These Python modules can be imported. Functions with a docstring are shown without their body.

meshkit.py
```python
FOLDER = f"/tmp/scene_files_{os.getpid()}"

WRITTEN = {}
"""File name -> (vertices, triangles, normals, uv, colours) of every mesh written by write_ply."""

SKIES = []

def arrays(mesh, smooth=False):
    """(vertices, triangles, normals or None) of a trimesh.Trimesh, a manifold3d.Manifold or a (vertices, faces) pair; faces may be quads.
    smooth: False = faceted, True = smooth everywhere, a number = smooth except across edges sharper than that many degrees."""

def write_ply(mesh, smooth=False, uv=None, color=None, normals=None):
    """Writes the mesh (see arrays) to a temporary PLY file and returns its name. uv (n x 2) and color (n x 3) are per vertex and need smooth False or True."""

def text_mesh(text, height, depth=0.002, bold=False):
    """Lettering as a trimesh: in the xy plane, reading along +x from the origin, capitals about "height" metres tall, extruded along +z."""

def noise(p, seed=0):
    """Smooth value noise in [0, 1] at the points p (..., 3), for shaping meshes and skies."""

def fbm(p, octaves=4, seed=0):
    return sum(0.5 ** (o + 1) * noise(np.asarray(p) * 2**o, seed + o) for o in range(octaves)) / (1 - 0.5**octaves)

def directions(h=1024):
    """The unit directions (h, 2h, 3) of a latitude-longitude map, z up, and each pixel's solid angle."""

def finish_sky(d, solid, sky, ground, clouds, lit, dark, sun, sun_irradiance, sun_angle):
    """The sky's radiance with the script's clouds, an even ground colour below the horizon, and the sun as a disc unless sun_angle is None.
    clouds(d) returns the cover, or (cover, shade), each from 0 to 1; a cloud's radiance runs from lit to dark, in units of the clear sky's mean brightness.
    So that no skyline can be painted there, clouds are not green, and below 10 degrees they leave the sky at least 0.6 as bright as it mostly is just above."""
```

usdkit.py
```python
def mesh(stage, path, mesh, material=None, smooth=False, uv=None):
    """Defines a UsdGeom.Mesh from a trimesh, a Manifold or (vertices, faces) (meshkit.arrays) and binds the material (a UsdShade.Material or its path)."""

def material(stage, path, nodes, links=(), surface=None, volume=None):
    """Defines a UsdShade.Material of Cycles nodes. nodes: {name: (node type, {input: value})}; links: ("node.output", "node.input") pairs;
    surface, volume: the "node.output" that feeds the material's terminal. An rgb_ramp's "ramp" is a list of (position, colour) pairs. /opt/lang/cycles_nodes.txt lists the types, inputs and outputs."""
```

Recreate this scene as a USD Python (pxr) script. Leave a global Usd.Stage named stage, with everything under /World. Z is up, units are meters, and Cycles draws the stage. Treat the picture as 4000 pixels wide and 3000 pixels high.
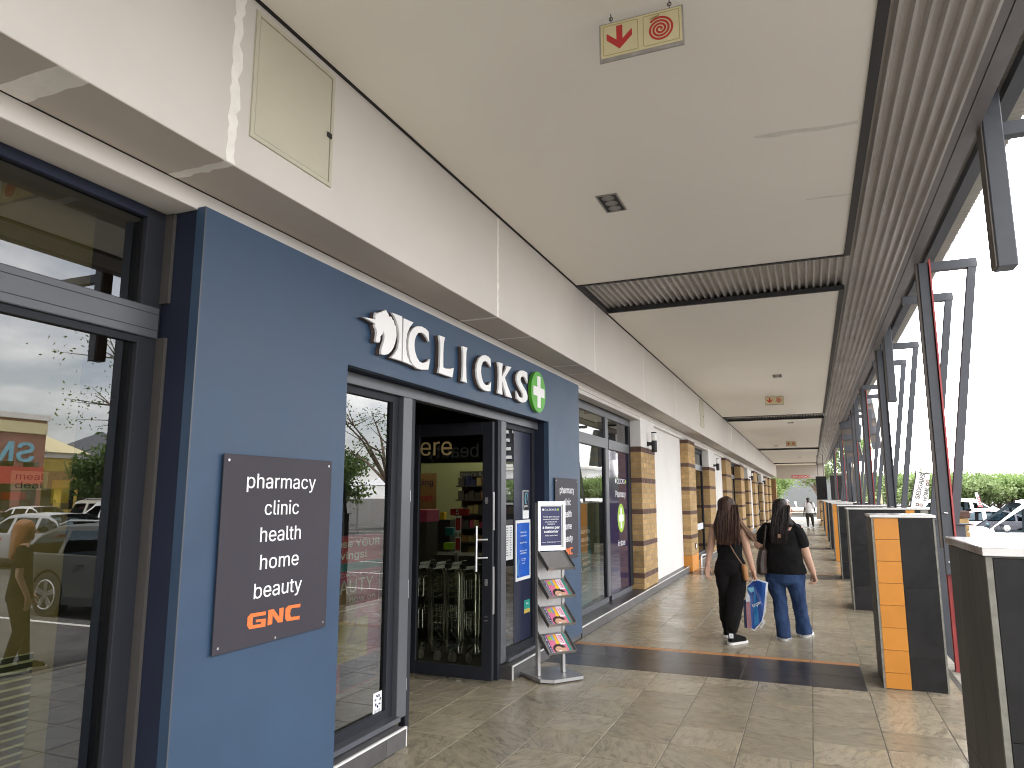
import math, random, numpy as np, trimesh, manifold3d, usdkit, meshkit
from shapely.geometry import Polygon, Point, box as sbox, LineString
from shapely import affinity
from pxr import Usd, UsdGeom, UsdLux, UsdShade, Gf, Sdf

stage = Usd.Stage.CreateInMemory()
UsdGeom.SetStageUpAxis(stage, UsdGeom.Tokens.z)
UsdGeom.SetStageMetersPerUnit(stage, 1.0)
UsdGeom.Xform.Define(stage, '/World')
UsdGeom.Scope.Define(stage, '/World/Looks')

# ------------------------------------------------------------------ camera, sky, sun, exposure
EYE = 1.65
FPX = 2790.0                                    # focal length in pixels of the 4000 px wide photograph
YAW, PITCH = math.radians(-22.49), math.radians(9.02)
cy, sy, cp, sp = math.cos(YAW), math.sin(YAW), math.cos(PITCH), math.sin(PITCH)
FWD = np.array([sy * cp, cy * cp, sp]); RIGHT = np.array([cy, -sy, 0.0]); UP = np.cross(RIGHT, FWD)
cam = UsdGeom.Camera.Define(stage, '/World/camera')
cam.CreateHorizontalApertureAttr(36.0); cam.CreateVerticalApertureAttr(27.0)
cam.CreateFocalLengthAttr(36.0 * FPX / 4000.0)
cam.CreateFStopAttr(0.0)
cam.CreateClippingRangeAttr(Gf.Vec2f(0.05, 5000))
EXPOSURE = 2.2
cam.CreateExposureAttr(EXPOSURE)
cam.AddTransformOp().Set(Gf.Matrix4d(*RIGHT, 0, *UP, 0, *(-FWD), 0, 0, 0, EYE, 1))

SUN = np.array([-0.24, -0.20, 0.95]); SUN /= np.linalg.norm(SUN)
ELEV, ROT = math.asin(SUN[2]), math.atan2(SUN[0], SUN[1])
sky_m = usdkit.material(stage, '/World/Looks/sky_air', {
    'tc': ('texture_coordinate', {}),
    'mp': ('mapping', {'scale': (1.0, 1.0, 2.6), 'location': (0.3, 0.1, 0.0)}),
    'n': ('noise_texture', {'scale': 2.3, 'detail': 7.0, 'roughness': 0.58, 'distortion': 0.3}),
    'r': ('rgb_ramp', {'ramp': [(0.0, (0.35,) * 3), (0.38, (0.35,) * 3), (0.52, (0.92,) * 3), (1.0, (1.0,) * 3)]}),
    's': ('sky_texture', {'sky_type': 'single_scattering', 'sun_disc': False, 'sun_elevation': ELEV, 'sun_rotation': ROT, 'aerosol_density': 2.0}),
    'n2': ('noise_texture', {'scale': 4.1, 'detail': 5.0, 'roughness': 0.5}),
    'r2': ('rgb_ramp', {'ramp': [(0.0, (8.6, 8.6, 8.8)), (0.45, (10.5, 10.4, 10.3)), (0.7, (13.5, 13.4, 13.2)), (1.0, (15.0, 14.8, 14.5))]}),
    'mx': ('mix_color', {'use_clamp': False}),
    'b': ('background_shader', {'strength': 0.1})},
    [('tc.generated', 'mp.vector'), ('mp.vector', 'n.vector'), ('mp.vector', 'n2.vector'), ('n.fac', 'r.fac'), ('n2.fac', 'r2.fac'), ('r.color', 'mx.fac'),
     ('s.color', 'mx.a'), ('r2.color', 'mx.b'), ('mx.result', 'b.color')], surface='b.background')
dome = UsdLux.DomeLight.Define(stage, '/World/sky')
UsdShade.MaterialBindingAPI.Apply(dome.GetPrim()).Bind(sky_m)
dome.GetPrim().SetCustomDataByKey('kind', 'structure')
sun = UsdLux.DistantLight.Define(stage, '/World/sun')
sun.CreateNormalizeAttr(True) if hasattr(sun, 'CreateNormalizeAttr') else None
sun.CreateIntensityAttr(0.6); sun.CreateAngleAttr(9.0); sun.CreateColorAttr(Gf.Vec3f(1.0, 0.95, 0.88))
zx = SUN; xx = np.cross([0, 1, 0], zx); xx /= np.linalg.norm(xx); yx = np.cross(zx, xx)
sun.AddTransformOp().Set(Gf.Matrix4d(*xx, 0, *yx, 0, *zx, 0, 0, 0, 50, 1))

# ------------------------------------------------------------------ helpers
rng = random.Random(7)
USED = {}
def numbered(parent, name):
    k = (parent, name); n = USED.get(k, 0); USED[k] = n + 1
    return f'{parent}/{name}' if n == 0 else f'{parent}/{name}_{n:03d}'
def tag(path, label=None, cat=None, group=None, kind=None):
    p = stage.GetPrimAtPath(path)
    for k, v in (('label', label), ('category', cat), ('group', group), ('kind', kind)):
        if v: p.SetCustomDataByKey(k, v)
    return path
def place(path, loc=(0, 0, 0), rz=0.0):
    x = UsdGeom.Xformable(stage.GetPrimAtPath(path)); x.ClearXformOpOrder()
    x.AddTranslateOp().Set(Gf.Vec3d(*map(float, loc))); x.AddRotateZOp().Set(float(rz))
def thing(name, label=None, cat=None, loc=(0, 0, 0), rz=0.0, group=None, kind=None, parent='/World'):
    path = numbered(parent, name); UsdGeom.Xform.Define(stage, path); place(path, loc, rz)
    return tag(path, label, cat, group, kind)
def copy(src, loc, rz=0.0, label=None, group=None, cat=None):
    base = src.rsplit('/', 1)[1]
    base = base[:-4] if base[-4:-3] == '_' and base[-3:].isdigit() else base
    path = numbered('/World', base); x = UsdGeom.Xform.Define(stage, path)
    p = x.GetPrim(); p.GetReferences().AddInternalReference(Sdf.Path(src)); p.SetInstanceable(True)
    place(path, loc, rz)
    return tag(path, label, cat, group)
def obj(parent, name, mesh, m, smooth=False, label=None, cat=None, group=None, kind=None):
    path = numbered(parent, name)
    if isinstance(mesh, MB): mesh = mesh.tm()
    usdkit.mesh(stage, path, mesh, m, smooth)
    return tag(path, label, cat, group, kind)

class MB:
    def __init__(s): s.v, s.f, s.n = [], [], 0
    def add(s, v, f):
        v = np.asarray(v, float); f = np.asarray(f, int)
        if f.shape[1] == 4: f = np.vstack([f[:, [0, 1, 2]], f[:, [0, 2, 3]]])
        s.v.append(v); s.f.append(f + s.n); s.n += len(v); return s
    def mesh(s, t): return s.add(t.vertices, t.faces)
    def box(s, x0, x1, y0, y1, z0, z1):
        v = [(x, y, z) for x in (x0, x1) for y in (y0, y1) for z in (z0, z1)]
        return s.add(v, [(0, 1, 3, 2), (4, 6, 7, 5), (0, 4, 5, 1), (2, 3, 7, 6), (0, 2, 6, 4), (1, 5, 7, 3)])
    def bbox(s, x0, x1, y0, y1, z0, z1, b=0.004):
        c = [(x0, x1), (y0, y1), (z0, z1)]; pts = []
        for a in range(3):
            for i in (0, 1):
                for j in (0, 1):
                    for k in (0, 1):
                        q = [0, 0, 0]
                        for ax, ii in zip(range(3), (i, j, k)):
                            q[ax] = c[ax][ii] + (0 if ax == a else (b if ii == 0 else -b))
                        pts.append(q)
        return s.mesh(trimesh.convex.convex_hull(np.array(pts)))
    def prism(s, poly, fn, d0, d1):
        """poly: list of (u, v); fn(u, v, d) -> xyz; extruded from d0 to d1"""
        g = poly if isinstance(poly, Polygon) else Polygon(poly)
        g = g if g.is_valid else g.buffer(0)
        for q in getattr(g, 'geoms', [g]):
            if q.area < 1e-9: continue
            t = trimesh.creation.extrude_polygon(q, d1 - d0, engine='earcut')
            v = np.array([fn(a, b, c + d0) for a, b, c in t.vertices])
            f = t.faces
            tt = trimesh.Trimesh(v, f, process=False)
            if tt.volume < 0: f = f[:, ::-1]
            s.add(v, f)
        return s
    def tube(s, pts, r, n=8, close=True):
        pts = np.asarray(pts, float); rr = np.broadcast_to(np.asarray(r, float), (len(pts),))
        T = np.gradient(pts, axis=0); T /= np.linalg.norm(T, axis=1, keepdims=True) + 1e-12
        a = np.array([0, 0, 1.0]) if abs(T[0][2]) < 0.9 else np.array([1.0, 0, 0])
        U = np.cross(a, T[0]); U /= np.linalg.norm(U); vs = []
        for i in range(len(pts)):
            U = U - T[i] * (U @ T[i]); U /= np.linalg.norm(U); W = np.cross(T[i], U)
            for k in range(n):
                t = 2 * math.pi * k / n; vs.append(pts[i] + rr[i] * (math.cos(t) * U + math.sin(t) * W))
        fs = [(i * n + k, i * n + (k + 1) % n, (i + 1) * n + (k + 1) % n, (i + 1) * n + k) for i in range(len(pts) - 1) for k in range(n)]
        m = len(vs)
        fs = [(a, b, c) for a, b, c, d in fs] + [(a, c, d) for a, b, c, d in fs]
        if close:
            vs += [pts[0], pts[-1]]
            fs += [(m, (k + 1) % n, k) for k in range(n)]
            o = (len(pts) - 1) * n
            fs += [(m + 1, o + k, o + (k + 1) % n) for k in range(n)]
        return s.add(vs, fs)
    def bar(s, a, b, w, h, up=(0, 0, 1)):
        a, b = np.asarray(a, float), np.asarray(b, float); t = (b - a) / np.linalg.norm(b - a)
        u = np.cross(up, t)
        if np.linalg.norm(u) < 1e-6: u = np.cross((1, 0, 0), t)
        u /= np.linalg.norm(u); w_ = np.cross(t, u)
        c = [p + u * i * w / 2 + w_ * j * h / 2 for p in (a, b) for i, j in ((-1, -1), (1, -1), (1, 1), (-1, 1))]
        return s.add(c, [(0, 3, 2, 1), (4, 5, 6, 7), (0, 1, 5, 4), (1, 2, 6, 5), (2, 3, 7, 6), (3, 0, 4, 7)])
    def tm(s): return trimesh.Trimesh(np.vstack(s.v), np.vstack(s.f), process=False)
def Box(*a): return MB().box(*a)
def BB(*a, b=0.004): return MB().bbox(*a, b=b)

def ray(x, y): return RIGHT * (x - 2000) / FPX - UP * (y - 1500) / FPX + FWD
def on(x, y, X=None, Y=None, Z=None):
    """the point of a real plane (a wall, the floor) that was measured in the photograph"""
    d = ray(x, y); o = np.array([0, 0, EYE])
    t = X / d[0] if X is not None else Y / d[1] if Y is not None else (Z - EYE) / d[2]
    return o + t * d

# faces: text and outlines laid on a wall.  'X': faces +X, u = +Y, v = +Z ; 'Y': faces -Y, u = +X, v = +Z ; 'M': faces -X, u = -Y
def frame(mode, o):
    ox, oy, oz = o
    if mode == 'X': return lambda u, v, d: (ox + d, oy + u, oz + v)
    if mode == 'Y': return lambda u, v, d: (ox + u, oy - d, oz + v)
    if mode == 'M': return lambda u, v, d: (ox - d, oy - u, oz + v)
    return lambda u, v, d: (ox + u, oy + v, oz + d)
TX = {}
def text(s, h, width=None, depth=0.002, bold=False, center=False):
    k = (s, bold)
    if k not in TX: TX[k] = meshkit.text_mesh(s, 1.0, 1.0, bold)
    t = TX[k].copy(); v = np.array(t.vertices); x0, x1 = v[:, 0].min(), v[:, 0].max()
    sx = h if width is None else width / (x1 - x0)
    v[:, 0] = (v[:, 0] - x0) * sx; v[:, 1] *= h; v[:, 2] *= depth
    if center: v[:, 0] -= (x1 - x0) * sx / 2
    return v, t.faces
def wtext(mb, s, mode, o, h, width=None, depth=0.002, bold=False, center=False, fn=None):
    v, f = text(s, h, width, depth, bold, center); fn = fn or frame(mode, o)
    return mb.add([fn(*p) for p in v], f)

# ------------------------------------------------------------------ materials
LK = '/World/Looks/'
def mat(name, col, rough=0.5, metal=0.0, var=0.0, vs=3.0, stretch=(1, 1, 1), bump=0.0, bs=60.0, rand=0.0, spec=0.5, coat=0.0, col2=None, world=False, bdist=0.01, rvar=0.0, transl=0.0, sheen=0.0, detail=5.0):
    nodes = {'p': ('principled_bsdf', {'base_color': col, 'roughness': rough, 'metallic': metal, 'specular_ior_level': spec, 'coat_weight': coat, 'sheen_weight': sheen})}
    links = []; need = var or bump or rand or col2 or rvar
    if need:
        nodes['tc'] = ('geometry', {}) if world else ('texture_coordinate', {})
        src = 'tc.position' if world else 'tc.object'
        nodes['oi'] = ('object_info', {})
        if rand:
            nodes['cx'] = ('math', {'math_type': 'multiply', 'value2': 37.0}); links.append(('oi.random', 'cx.value1'))
            nodes['cb'] = ('combine_xyz', {}); links += [('cx.value', 'cb.x'), ('cx.value', 'cb.y'), ('cx.value', 'cb.z')]
            nodes['mp'] = ('mapping', {'scale': stretch}); links += [(src, 'mp.vector'), ('cb.vector', 'mp.location')]
        else:
            nodes['mp'] = ('mapping', {'scale': stretch}); links += [(src, 'mp.vector')]
        nodes['n'] = ('noise_texture', {'scale': vs, 'detail': detail, 'roughness': 0.6, 'distortion': 0.4}); links.append(('mp.vector', 'n.vector'))
        c0 = tuple(min(1, c * (1 - var)) for c in col); c1 = col2 or tuple(min(1, c * (1 + var)) for c in col)
        nodes['r'] = ('rgb_ramp', {'ramp': [(0.3, c0), (0.7, c1)]}); links.append(('n.fac', 'r.fac'))
        last = 'r.color'
        if rand:
            nodes['mr'] = ('map_range', {'to_min': 1 - rand, 'to_max': 1 + rand}); links.append(('oi.random', 'mr.value'))
            nodes['hs'] = ('hsv', {}); links += [('mr.result', 'hs.value'), (last, 'hs.color')]; last = 'hs.color'
        links.append((last, 'p.base_color'))
        if rvar:
            nodes['rr'] = ('map_range', {'from_min': 0.3, 'from_max': 0.7, 'to_min': max(0.02, rough - rvar), 'to_max': rough + rvar}); links += [('n.fac', 'rr.value'), ('rr.result', 'p.roughness')]
        if bump:
            nodes['bn'] = ('noise_texture', {'scale': bs, 'detail': 4.0, 'roughness': 0.55}); links.append(('mp.vector', 'bn.vector'))
            nodes['bu'] = ('bump', {'strength': bump, 'distance': bdist}); links += [('bn.fac', 'bu.height'), ('bu.normal', 'p.normal')]
    out = 'p.BSDF'
    if transl:
        nodes['t'] = ('translucent_bsdf', {'color': tuple(min(1, c * 1.6) for c in col)}); nodes['mc'] = ('mix_closure', {'fac': transl})
        links += [('p.BSDF', 'mc.closure1'), ('t.BSDF', 'mc.closure2')]; out = 'mc.closure'
    return usdkit.material(stage, LK + name, nodes, links, surface=out)
def glass(name, tint=(0.8, 0.84, 0.82), ior=1.75, rough=0.0, boost=1.0):
    return usdkit.material(stage, LK + name, {'f': ('fresnel', {'IOR': ior}), 'm': ('math', {'math_type': 'multiply', 'use_clamp': True}), 'ge': ('geometry', {}), 'iv': ('math', {'math_type': 'subtract', 'value1': boost}), 't': ('transparent_bsdf', {'color': tint}), 'g': ('glossy_bsdf', {'color': (1, 1, 1), 'roughness': rough}), 'x': ('mix_closure', {})},
        [('f.fac', 'm.value1'), ('ge.backfacing', 'iv.value2'), ('iv.value', 'm.value2'), ('m.value', 'x.fac'), ('t.BSDF', 'x.closure1'), ('g.BSDF', 'x.closure2')], surface='x.closure')
def glow(name, col, s):
    return usdkit.material(stage, LK + name, {'e': ('emission', {'color': col, 'strength': s})}, [], surface='e.emission')

M = {}
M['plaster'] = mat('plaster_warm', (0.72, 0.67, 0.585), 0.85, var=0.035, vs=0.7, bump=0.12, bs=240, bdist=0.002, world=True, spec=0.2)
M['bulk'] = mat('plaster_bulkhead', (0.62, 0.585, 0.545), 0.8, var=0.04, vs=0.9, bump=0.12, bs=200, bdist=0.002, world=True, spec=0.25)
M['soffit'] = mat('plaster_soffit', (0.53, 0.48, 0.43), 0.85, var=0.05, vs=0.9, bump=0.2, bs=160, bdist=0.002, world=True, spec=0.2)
M['ceil'] = mat('ceiling_board_paint', (0.90, 0.86, 0.785), 0.9, var=0.025, vs=0.45, bump=0.1, bs=260, bdist=0.002, world=True, spec=0.15)
M['filler'] = mat('joint_filler_white', (0.84, 0.81, 0.76), 0.9, var=0.06, vs=14, bump=0.3, bs=90, bdist=0.003, world=True)
M['smear'] = mat('filler_smear_grey', (0.75, 0.715, 0.645), 0.9, var=0.08, vs=9, world=True)
M['gap'] = mat('dark_gap', (0.02, 0.018, 0.016), 0.9)
M['blue'] = mat('blue_cladding_paint', (0.0255, 0.0515, 0.096), 0.46, var=0.17, vs=1.8, bump=0.22, bs=320, bdist=0.0015, world=True, rvar=0.06, spec=0.5)
M['navy'] = mat('navy_reveal_paint', (0.012, 0.016, 0.032), 0.6, spec=0.25, var=0.1, vs=3, world=True)
M['frame'] = mat('charcoal_aluminium', (0.060, 0.062, 0.071), 0.36, metal=0.0, var=0.08, vs=5, world=True, spec=0.6, bump=0.06, bs=500, bdist=0.001)
M['frame2'] = mat('charcoal_aluminium_dark', (0.014, 0.015, 0.020), 0.55, spec=0.25)
M['bead'] = mat('grey_glazing_bead', (0.055, 0.05, 0.046), 0.5)
M['alu'] = mat('brushed_aluminium', (0.62, 0.62, 0.62), 0.34, metal=1.0, var=0.05, vs=30, stretch=(1, 1, 0.05))
M['steelgrey'] = mat('satin_steel', (0.40, 0.39, 0.385), 0.38, metal=0.75, var=0.07, vs=25, stretch=(1, 1, 0.06))
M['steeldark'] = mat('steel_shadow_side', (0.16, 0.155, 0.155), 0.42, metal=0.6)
M['chrome'] = mat('chrome_wire', (0.8, 0.8, 0.78), 0.12, metal=1.0)
M['trimwhite'] = mat('white_edge_trim', (0.72, 0.70, 0.68), 0.4, var=0.08, vs=10, world=True)
M['grout'] = mat('floor_grout', (0.085, 0.075, 0.062), 0.8, var=0.2, vs=8, world=True)
M['black'] = mat('matt_black', (0.012, 0.012, 0.013), 0.5)
M['white'] = mat('white_print', (0.82, 0.82, 0.83), 0.6)
M['board'] = mat('sign_board_plum_grey', (0.036, 0.031, 0.040), 0.55, spec=0.3, var=0.06, vs=2, bump=0.06, bs=300, bdist=0.001, world=True)
M['letter'] = mat('sign_letter_white', (0.80, 0.78, 0.77), 0.45)
M['letterside'] = mat('sign_letter_edge', (0.075, 0.052, 0.045), 0.6)
M['orange'] = mat('print_orange', (0.72, 0.16, 0.035), 0.5)
M['green'] = mat('sign_green', (0.065, 0.33, 0.018), 0.4)
M['lime'] = mat('print_lime', (0.30, 0.50, 0.03), 0.5)
M['tanbrick'] = mat('tan_brick', (0.42, 0.27, 0.115), 0.85, var=0.22, vs=9, bump=0.5, bs=70, bdist=0.004, rand=0.14)
M['brownbrick'] = mat('brown_brick', (0.115, 0.062, 0.045), 0.85, var=0.25, vs=9, bump=0.5, bs=70, bdist=0.004, rand=0.15)
M['mortar'] = mat('brick_mortar', (0.30, 0.25, 0.18), 0.95, var=0.15, vs=12)
M['whitewall'] = mat('white_wall_paint', (0.74, 0.715, 0.69), 0.85, var=0.03, vs=1.2, bump=0.15, bs=150, bdist=0.002, world=True, spec=0.2)
M['plinth'] = mat('plinth_black_tile', (0.045, 0.042, 0.042), 0.34, var=0.3, vs=7, bump=0.15, bs=90, bdist=0.002, rand=0.2)
M['blacktile'] = mat('black_pier_tile', (0.0125, 0.0118, 0.0125), 0.5, spec=0.3, var=0.55, vs=5, bump=0.12, bs=140, bdist=0.0015, rand=0.25)
M['orangetile'] = mat('orange_pier_tile', (0.60, 0.235, 0.03), 0.42, var=0.05, vs=6, rand=0.05)
M['sidetile'] = mat('slate_pier_tile', (0.058, 0.054, 0.043), 0.55, var=0.35, vs=5, stretch=(1, 4, 0.5), bump=0.4, bs=50, bdist=0.003, rand=0.2)
M['pgrout'] = mat('pier_grout', (0.22, 0.21, 0.18), 0.85, var=0.3, vs=20)
M['cap'] = mat('pier_cap', (0.30, 0.28, 0.27), 0.22, var=0.12, vs=4, rvar=0.08)
M['steel'] = mat('painted_steel_grey', (0.076, 0.081, 0.093), 0.5, spec=0.35, var=0.12, vs=6, bump=0.1, bs=120, bdist=0.002, rvar=0.06)
M['steelside'] = mat('painted_steel_brown', (0.105, 0.085, 0.072), 0.5, var=0.15, vs=7)
M['red'] = mat('painted_steel_red', (0.42, 0.062, 0.062), 0.42, var=0.10, vs=8, bump=0.1, bs=90, bdist=0.002)
M['beam'] = mat('beam_paint_grey', (0.20, 0.185, 0.19), 0.5, var=0.10, vs=5, world=True)
M['sheet'] = mat('corrugated_sheet', (0.50, 0.475, 0.45), 0.35, metal=0.15, var=0.12, vs=3, stretch=(1, 0.3, 1), world=True, rvar=0.08)
M['sheetpale'] = mat('roof_edge_sheet', (0.42, 0.40, 0.36), 0.5, var=0.08, vs=3, world=True)
M['trim'] = mat('ceiling_trim_black', (0.028, 0.027, 0.030), 0.5)
M['asphalt'] = mat('asphalt', (0.075, 0.074, 0.073), 0.9, var=0.3, vs=2.2, bump=0.5, bs=180, bdist=0.004, world=True, col2=(0.11, 0.108, 0.104))
M['line'] = mat('road_line_white', (0.62, 0.62, 0.60), 0.8, var=0.12, vs=12, world=True)
M['kerb'] = mat('kerb_concrete', (0.33, 0.30, 0.25), 0.85, var=0.25, vs=6, bump=0.4, bs=60, bdist=0.004, world=True)
M['skin'] = mat('skin_light', (0.50, 0.29, 0.20), 0.55, var=0.06, vs=12)
M['skindark'] = mat('skin_deep', (0.045, 0.024, 0.017), 0.5)
M['hairbrown'] = mat('hair_brown', (0.026, 0.0125, 0.009), 0.5, spec=0.25, var=0.55, vs=26, stretch=(1.6, 1.6, 0.10), bump=0.9, bs=45, bdist=0.012, col2=(0.075, 0.036, 0.022))
M['hairlight'] = mat('hair_brown_light', (0.19, 0.10, 0.055), 0.45, var=0.4, vs=30, stretch=(1.6, 1.6, 0.12), bump=0.6, bs=40, bdist=0.01)
M['hairdark'] = mat('hair_dark', (0.008, 0.0055, 0.005), 0.45, spec=0.3, var=0.4, vs=26, stretch=(1.6, 1.6, 0.08), bump=0.9, bs=45, bdist=0.012, col2=(0.018, 0.010, 0.008))
M['hairginger'] = mat('hair_ginger', (0.34, 0.14, 0.05), 0.5, var=0.3, vs=26, stretch=(1.6, 1.6, 0.1))
M['clothblack'] = mat('cloth_black', (0.006, 0.0055, 0.0055), 0.9, spec=0.2, var=0.25, vs=9, bump=0.5, bs=28, bdist=0.012)
M['joggers'] = mat('jersey_black', (0.0085, 0.0075, 0.0075), 0.9, spec=0.2, var=0.2, vs=9, stretch=(1, 1, 0.4), bump=0.7, bs=18, bdist=0.02)
M['denim'] = mat('denim_blue', (0.016, 0.034, 0.10), 0.85, spec=0.2, var=0.45, vs=6, stretch=(1, 1, 0.5), bump=0.6, bs=26, bdist=0.012, col2=(0.04, 0.075, 0.17))
M['fray'] = mat('frayed_hem', (0.45, 0.50, 0.58), 0.9)
M['sole'] = mat('shoe_sole_white', (0.75, 0.73, 0.70), 0.6)
M['tanleather'] = mat('tan_leather', (0.34, 0.155, 0.055), 0.5, var=0.15, vs=10)
M['brownleather'] = mat('brown_leather', (0.030, 0.018, 0.013), 0.45, var=0.2, vs=10, bump=0.4, bs=20, bdist=0.01)
M['bagblue'] = mat('plastic_bag_blue', (0.008, 0.055, 0.28), 0.28, var=0.35, vs=7, stretch=(1, 1, 0.4), bump=0.9, bs=10, bdist=0.03, col2=(0.01, 0.10, 0.42))
M['bagcyan'] = mat('plastic_bag_cyan', (0.012, 0.17, 0.42), 0.3, var=0.3, vs=9)
M['bagwhite'] = mat('plastic_bag_white', (0.72, 0.74, 0.78), 0.4, var=0.08, vs=9)
M['boxnavy'] = mat('carton_navy', (0.008, 0.012, 0.05), 0.5)
M['boxpink'] = mat('carton_pink', (0.40, 0.20, 0.24), 0.5, var=0.1, vs=20)
M['shirt'] = mat('shirt_white', (0.72, 0.70, 0.70), 0.9, var=0.1, vs=14)
M['pants'] = mat('trousers_dark', (0.03, 0.03, 0.027), 0.9)
M['leaf'] = mat('foliage_green', (0.12, 0.19, 0.055), 0.6, var=0.4, vs=0.9, transl=0.35, col2=(0.20, 0.28, 0.095))
M['leaf2'] = mat('foliage_dark', (0.055, 0.10, 0.022), 0.6, var=0.45, vs=0.9, transl=0.3, col2=(0.11, 0.17, 0.04))
M['leaf3'] = mat('foliage_olive', (0.10, 0.15, 0.05), 0.6, var=0.4, vs=1.2, transl=0.3, col2=(0.18, 0.23, 0.09))
M['bark'] = mat('bark', (0.13, 0.10, 0.075), 0.9, var=0.35, vs=6, bump=0.8, bs=18, bdist=0.03)
M['greywall'] = mat('far_grey_wall', (0.115, 0.12, 0.122), 0.8, var=0.06, vs=0.6, world=True)
M['glassshop'] = glass('shop_glass', (0.60, 0.62, 0.57), 2.1)
M['glassdoor'] = glass('door_glass', (0.82, 0.83, 0.76), 1.35)
M['glassfar'] = glass('far_glass', (0.35, 0.38, 0.36), 2.0)
M['glasscar'] = glass('car_glass', (0.36, 0.42, 0.46), 1.9)
M['vinyl'] = mat('purple_black_vinyl', (0.018, 0.012, 0.032), 0.06, spec=0.75, coat=0.3)
M['vinylnavy'] = mat('navy_vinyl', (0.010, 0.012, 0.024), 0.30, spec=0.4)
M['inwall'] = mat('shop_wall_green', (0.28, 0.29, 0.15), 0.8, var=0.08, vs=1, world=True)
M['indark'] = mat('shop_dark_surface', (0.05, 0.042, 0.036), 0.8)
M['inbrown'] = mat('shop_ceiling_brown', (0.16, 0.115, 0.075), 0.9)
M['postorange'] = mat('poster_orange', (0.27, 0.14, 0.05), 0.6, var=0.15, vs=4, world=True)
M['postred'] = mat('poster_red', (0.45, 0.035, 0.035), 0.6)
M['postpink'] = mat('poster_magenta', (0.42, 0.05, 0.13), 0.6, var=0.25, vs=3, world=True)
M['postyellow'] = mat('poster_yellow', (0.50, 0.36, 0.07), 0.6, var=0.1, vs=3, world=True)
M['postnavy'] = mat('poster_navy', (0.02, 0.022, 0.085), 0.5)
M['postteal'] = mat('poster_teal', (0.01, 0.17, 0.20), 0.5)
M['postblue'] = mat('poster_blue', (0.012, 0.085, 0.40), 0.4, var=0.3, vs=7, world=True)
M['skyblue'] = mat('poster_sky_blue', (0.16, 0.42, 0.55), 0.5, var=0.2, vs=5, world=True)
M['paper'] = mat('paper_white', (0.74, 0.74, 0.73), 0.7)
M['paperprint'] = mat('paper_print_grey', (0.22, 0.24, 0.27), 0.7)
M['teal'] = mat('teal_print', (0.02, 0.26, 0.20), 0.5)
M['yellow'] = mat('print_yellow', (0.80, 0.50, 0.02), 0.5)
M['pinkprint'] = mat('print_pink', (0.62, 0.16, 0.27), 0.45)
M['face'] = mat('print_skin', (0.58, 0.33, 0.22), 0.45)
M['hairprint'] = mat('print_hair', (0.03, 0.015, 0.012), 0.45)
M['signcream'] = mat('sign_cream', (0.62, 0.55, 0.33), 0.45, var=0.06, vs=9)
M['signred'] = mat('sign_red', (0.46, 0.028, 0.03), 0.45)
M['signline'] = mat('sign_olive_line', (0.25, 0.20, 0.05), 0.5)
M['signgrey'] = mat('sign_edge_grey', (0.30, 0.28, 0.26), 0.35, var=0.2, vs=12)
M['dispaper'] = mat('display_paper', (0.30, 0.215, 0.085), 0.8, var=0.15, vs=1.5, world=True)
M['fadedred'] = mat('faded_red_render', (0.26, 0.115, 0.10), 0.8, var=0.15, vs=0.6, world=True)
M['opal'] = mat('opal_diffuser', (0.78, 0.77, 0.74), 0.3)
M['hatch'] = mat('hatch_beige', (0.52, 0.485, 0.385), 0.7, var=0.05, vs=2, bump=0.12, bs=150, bdist=0.002, world=True)
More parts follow.
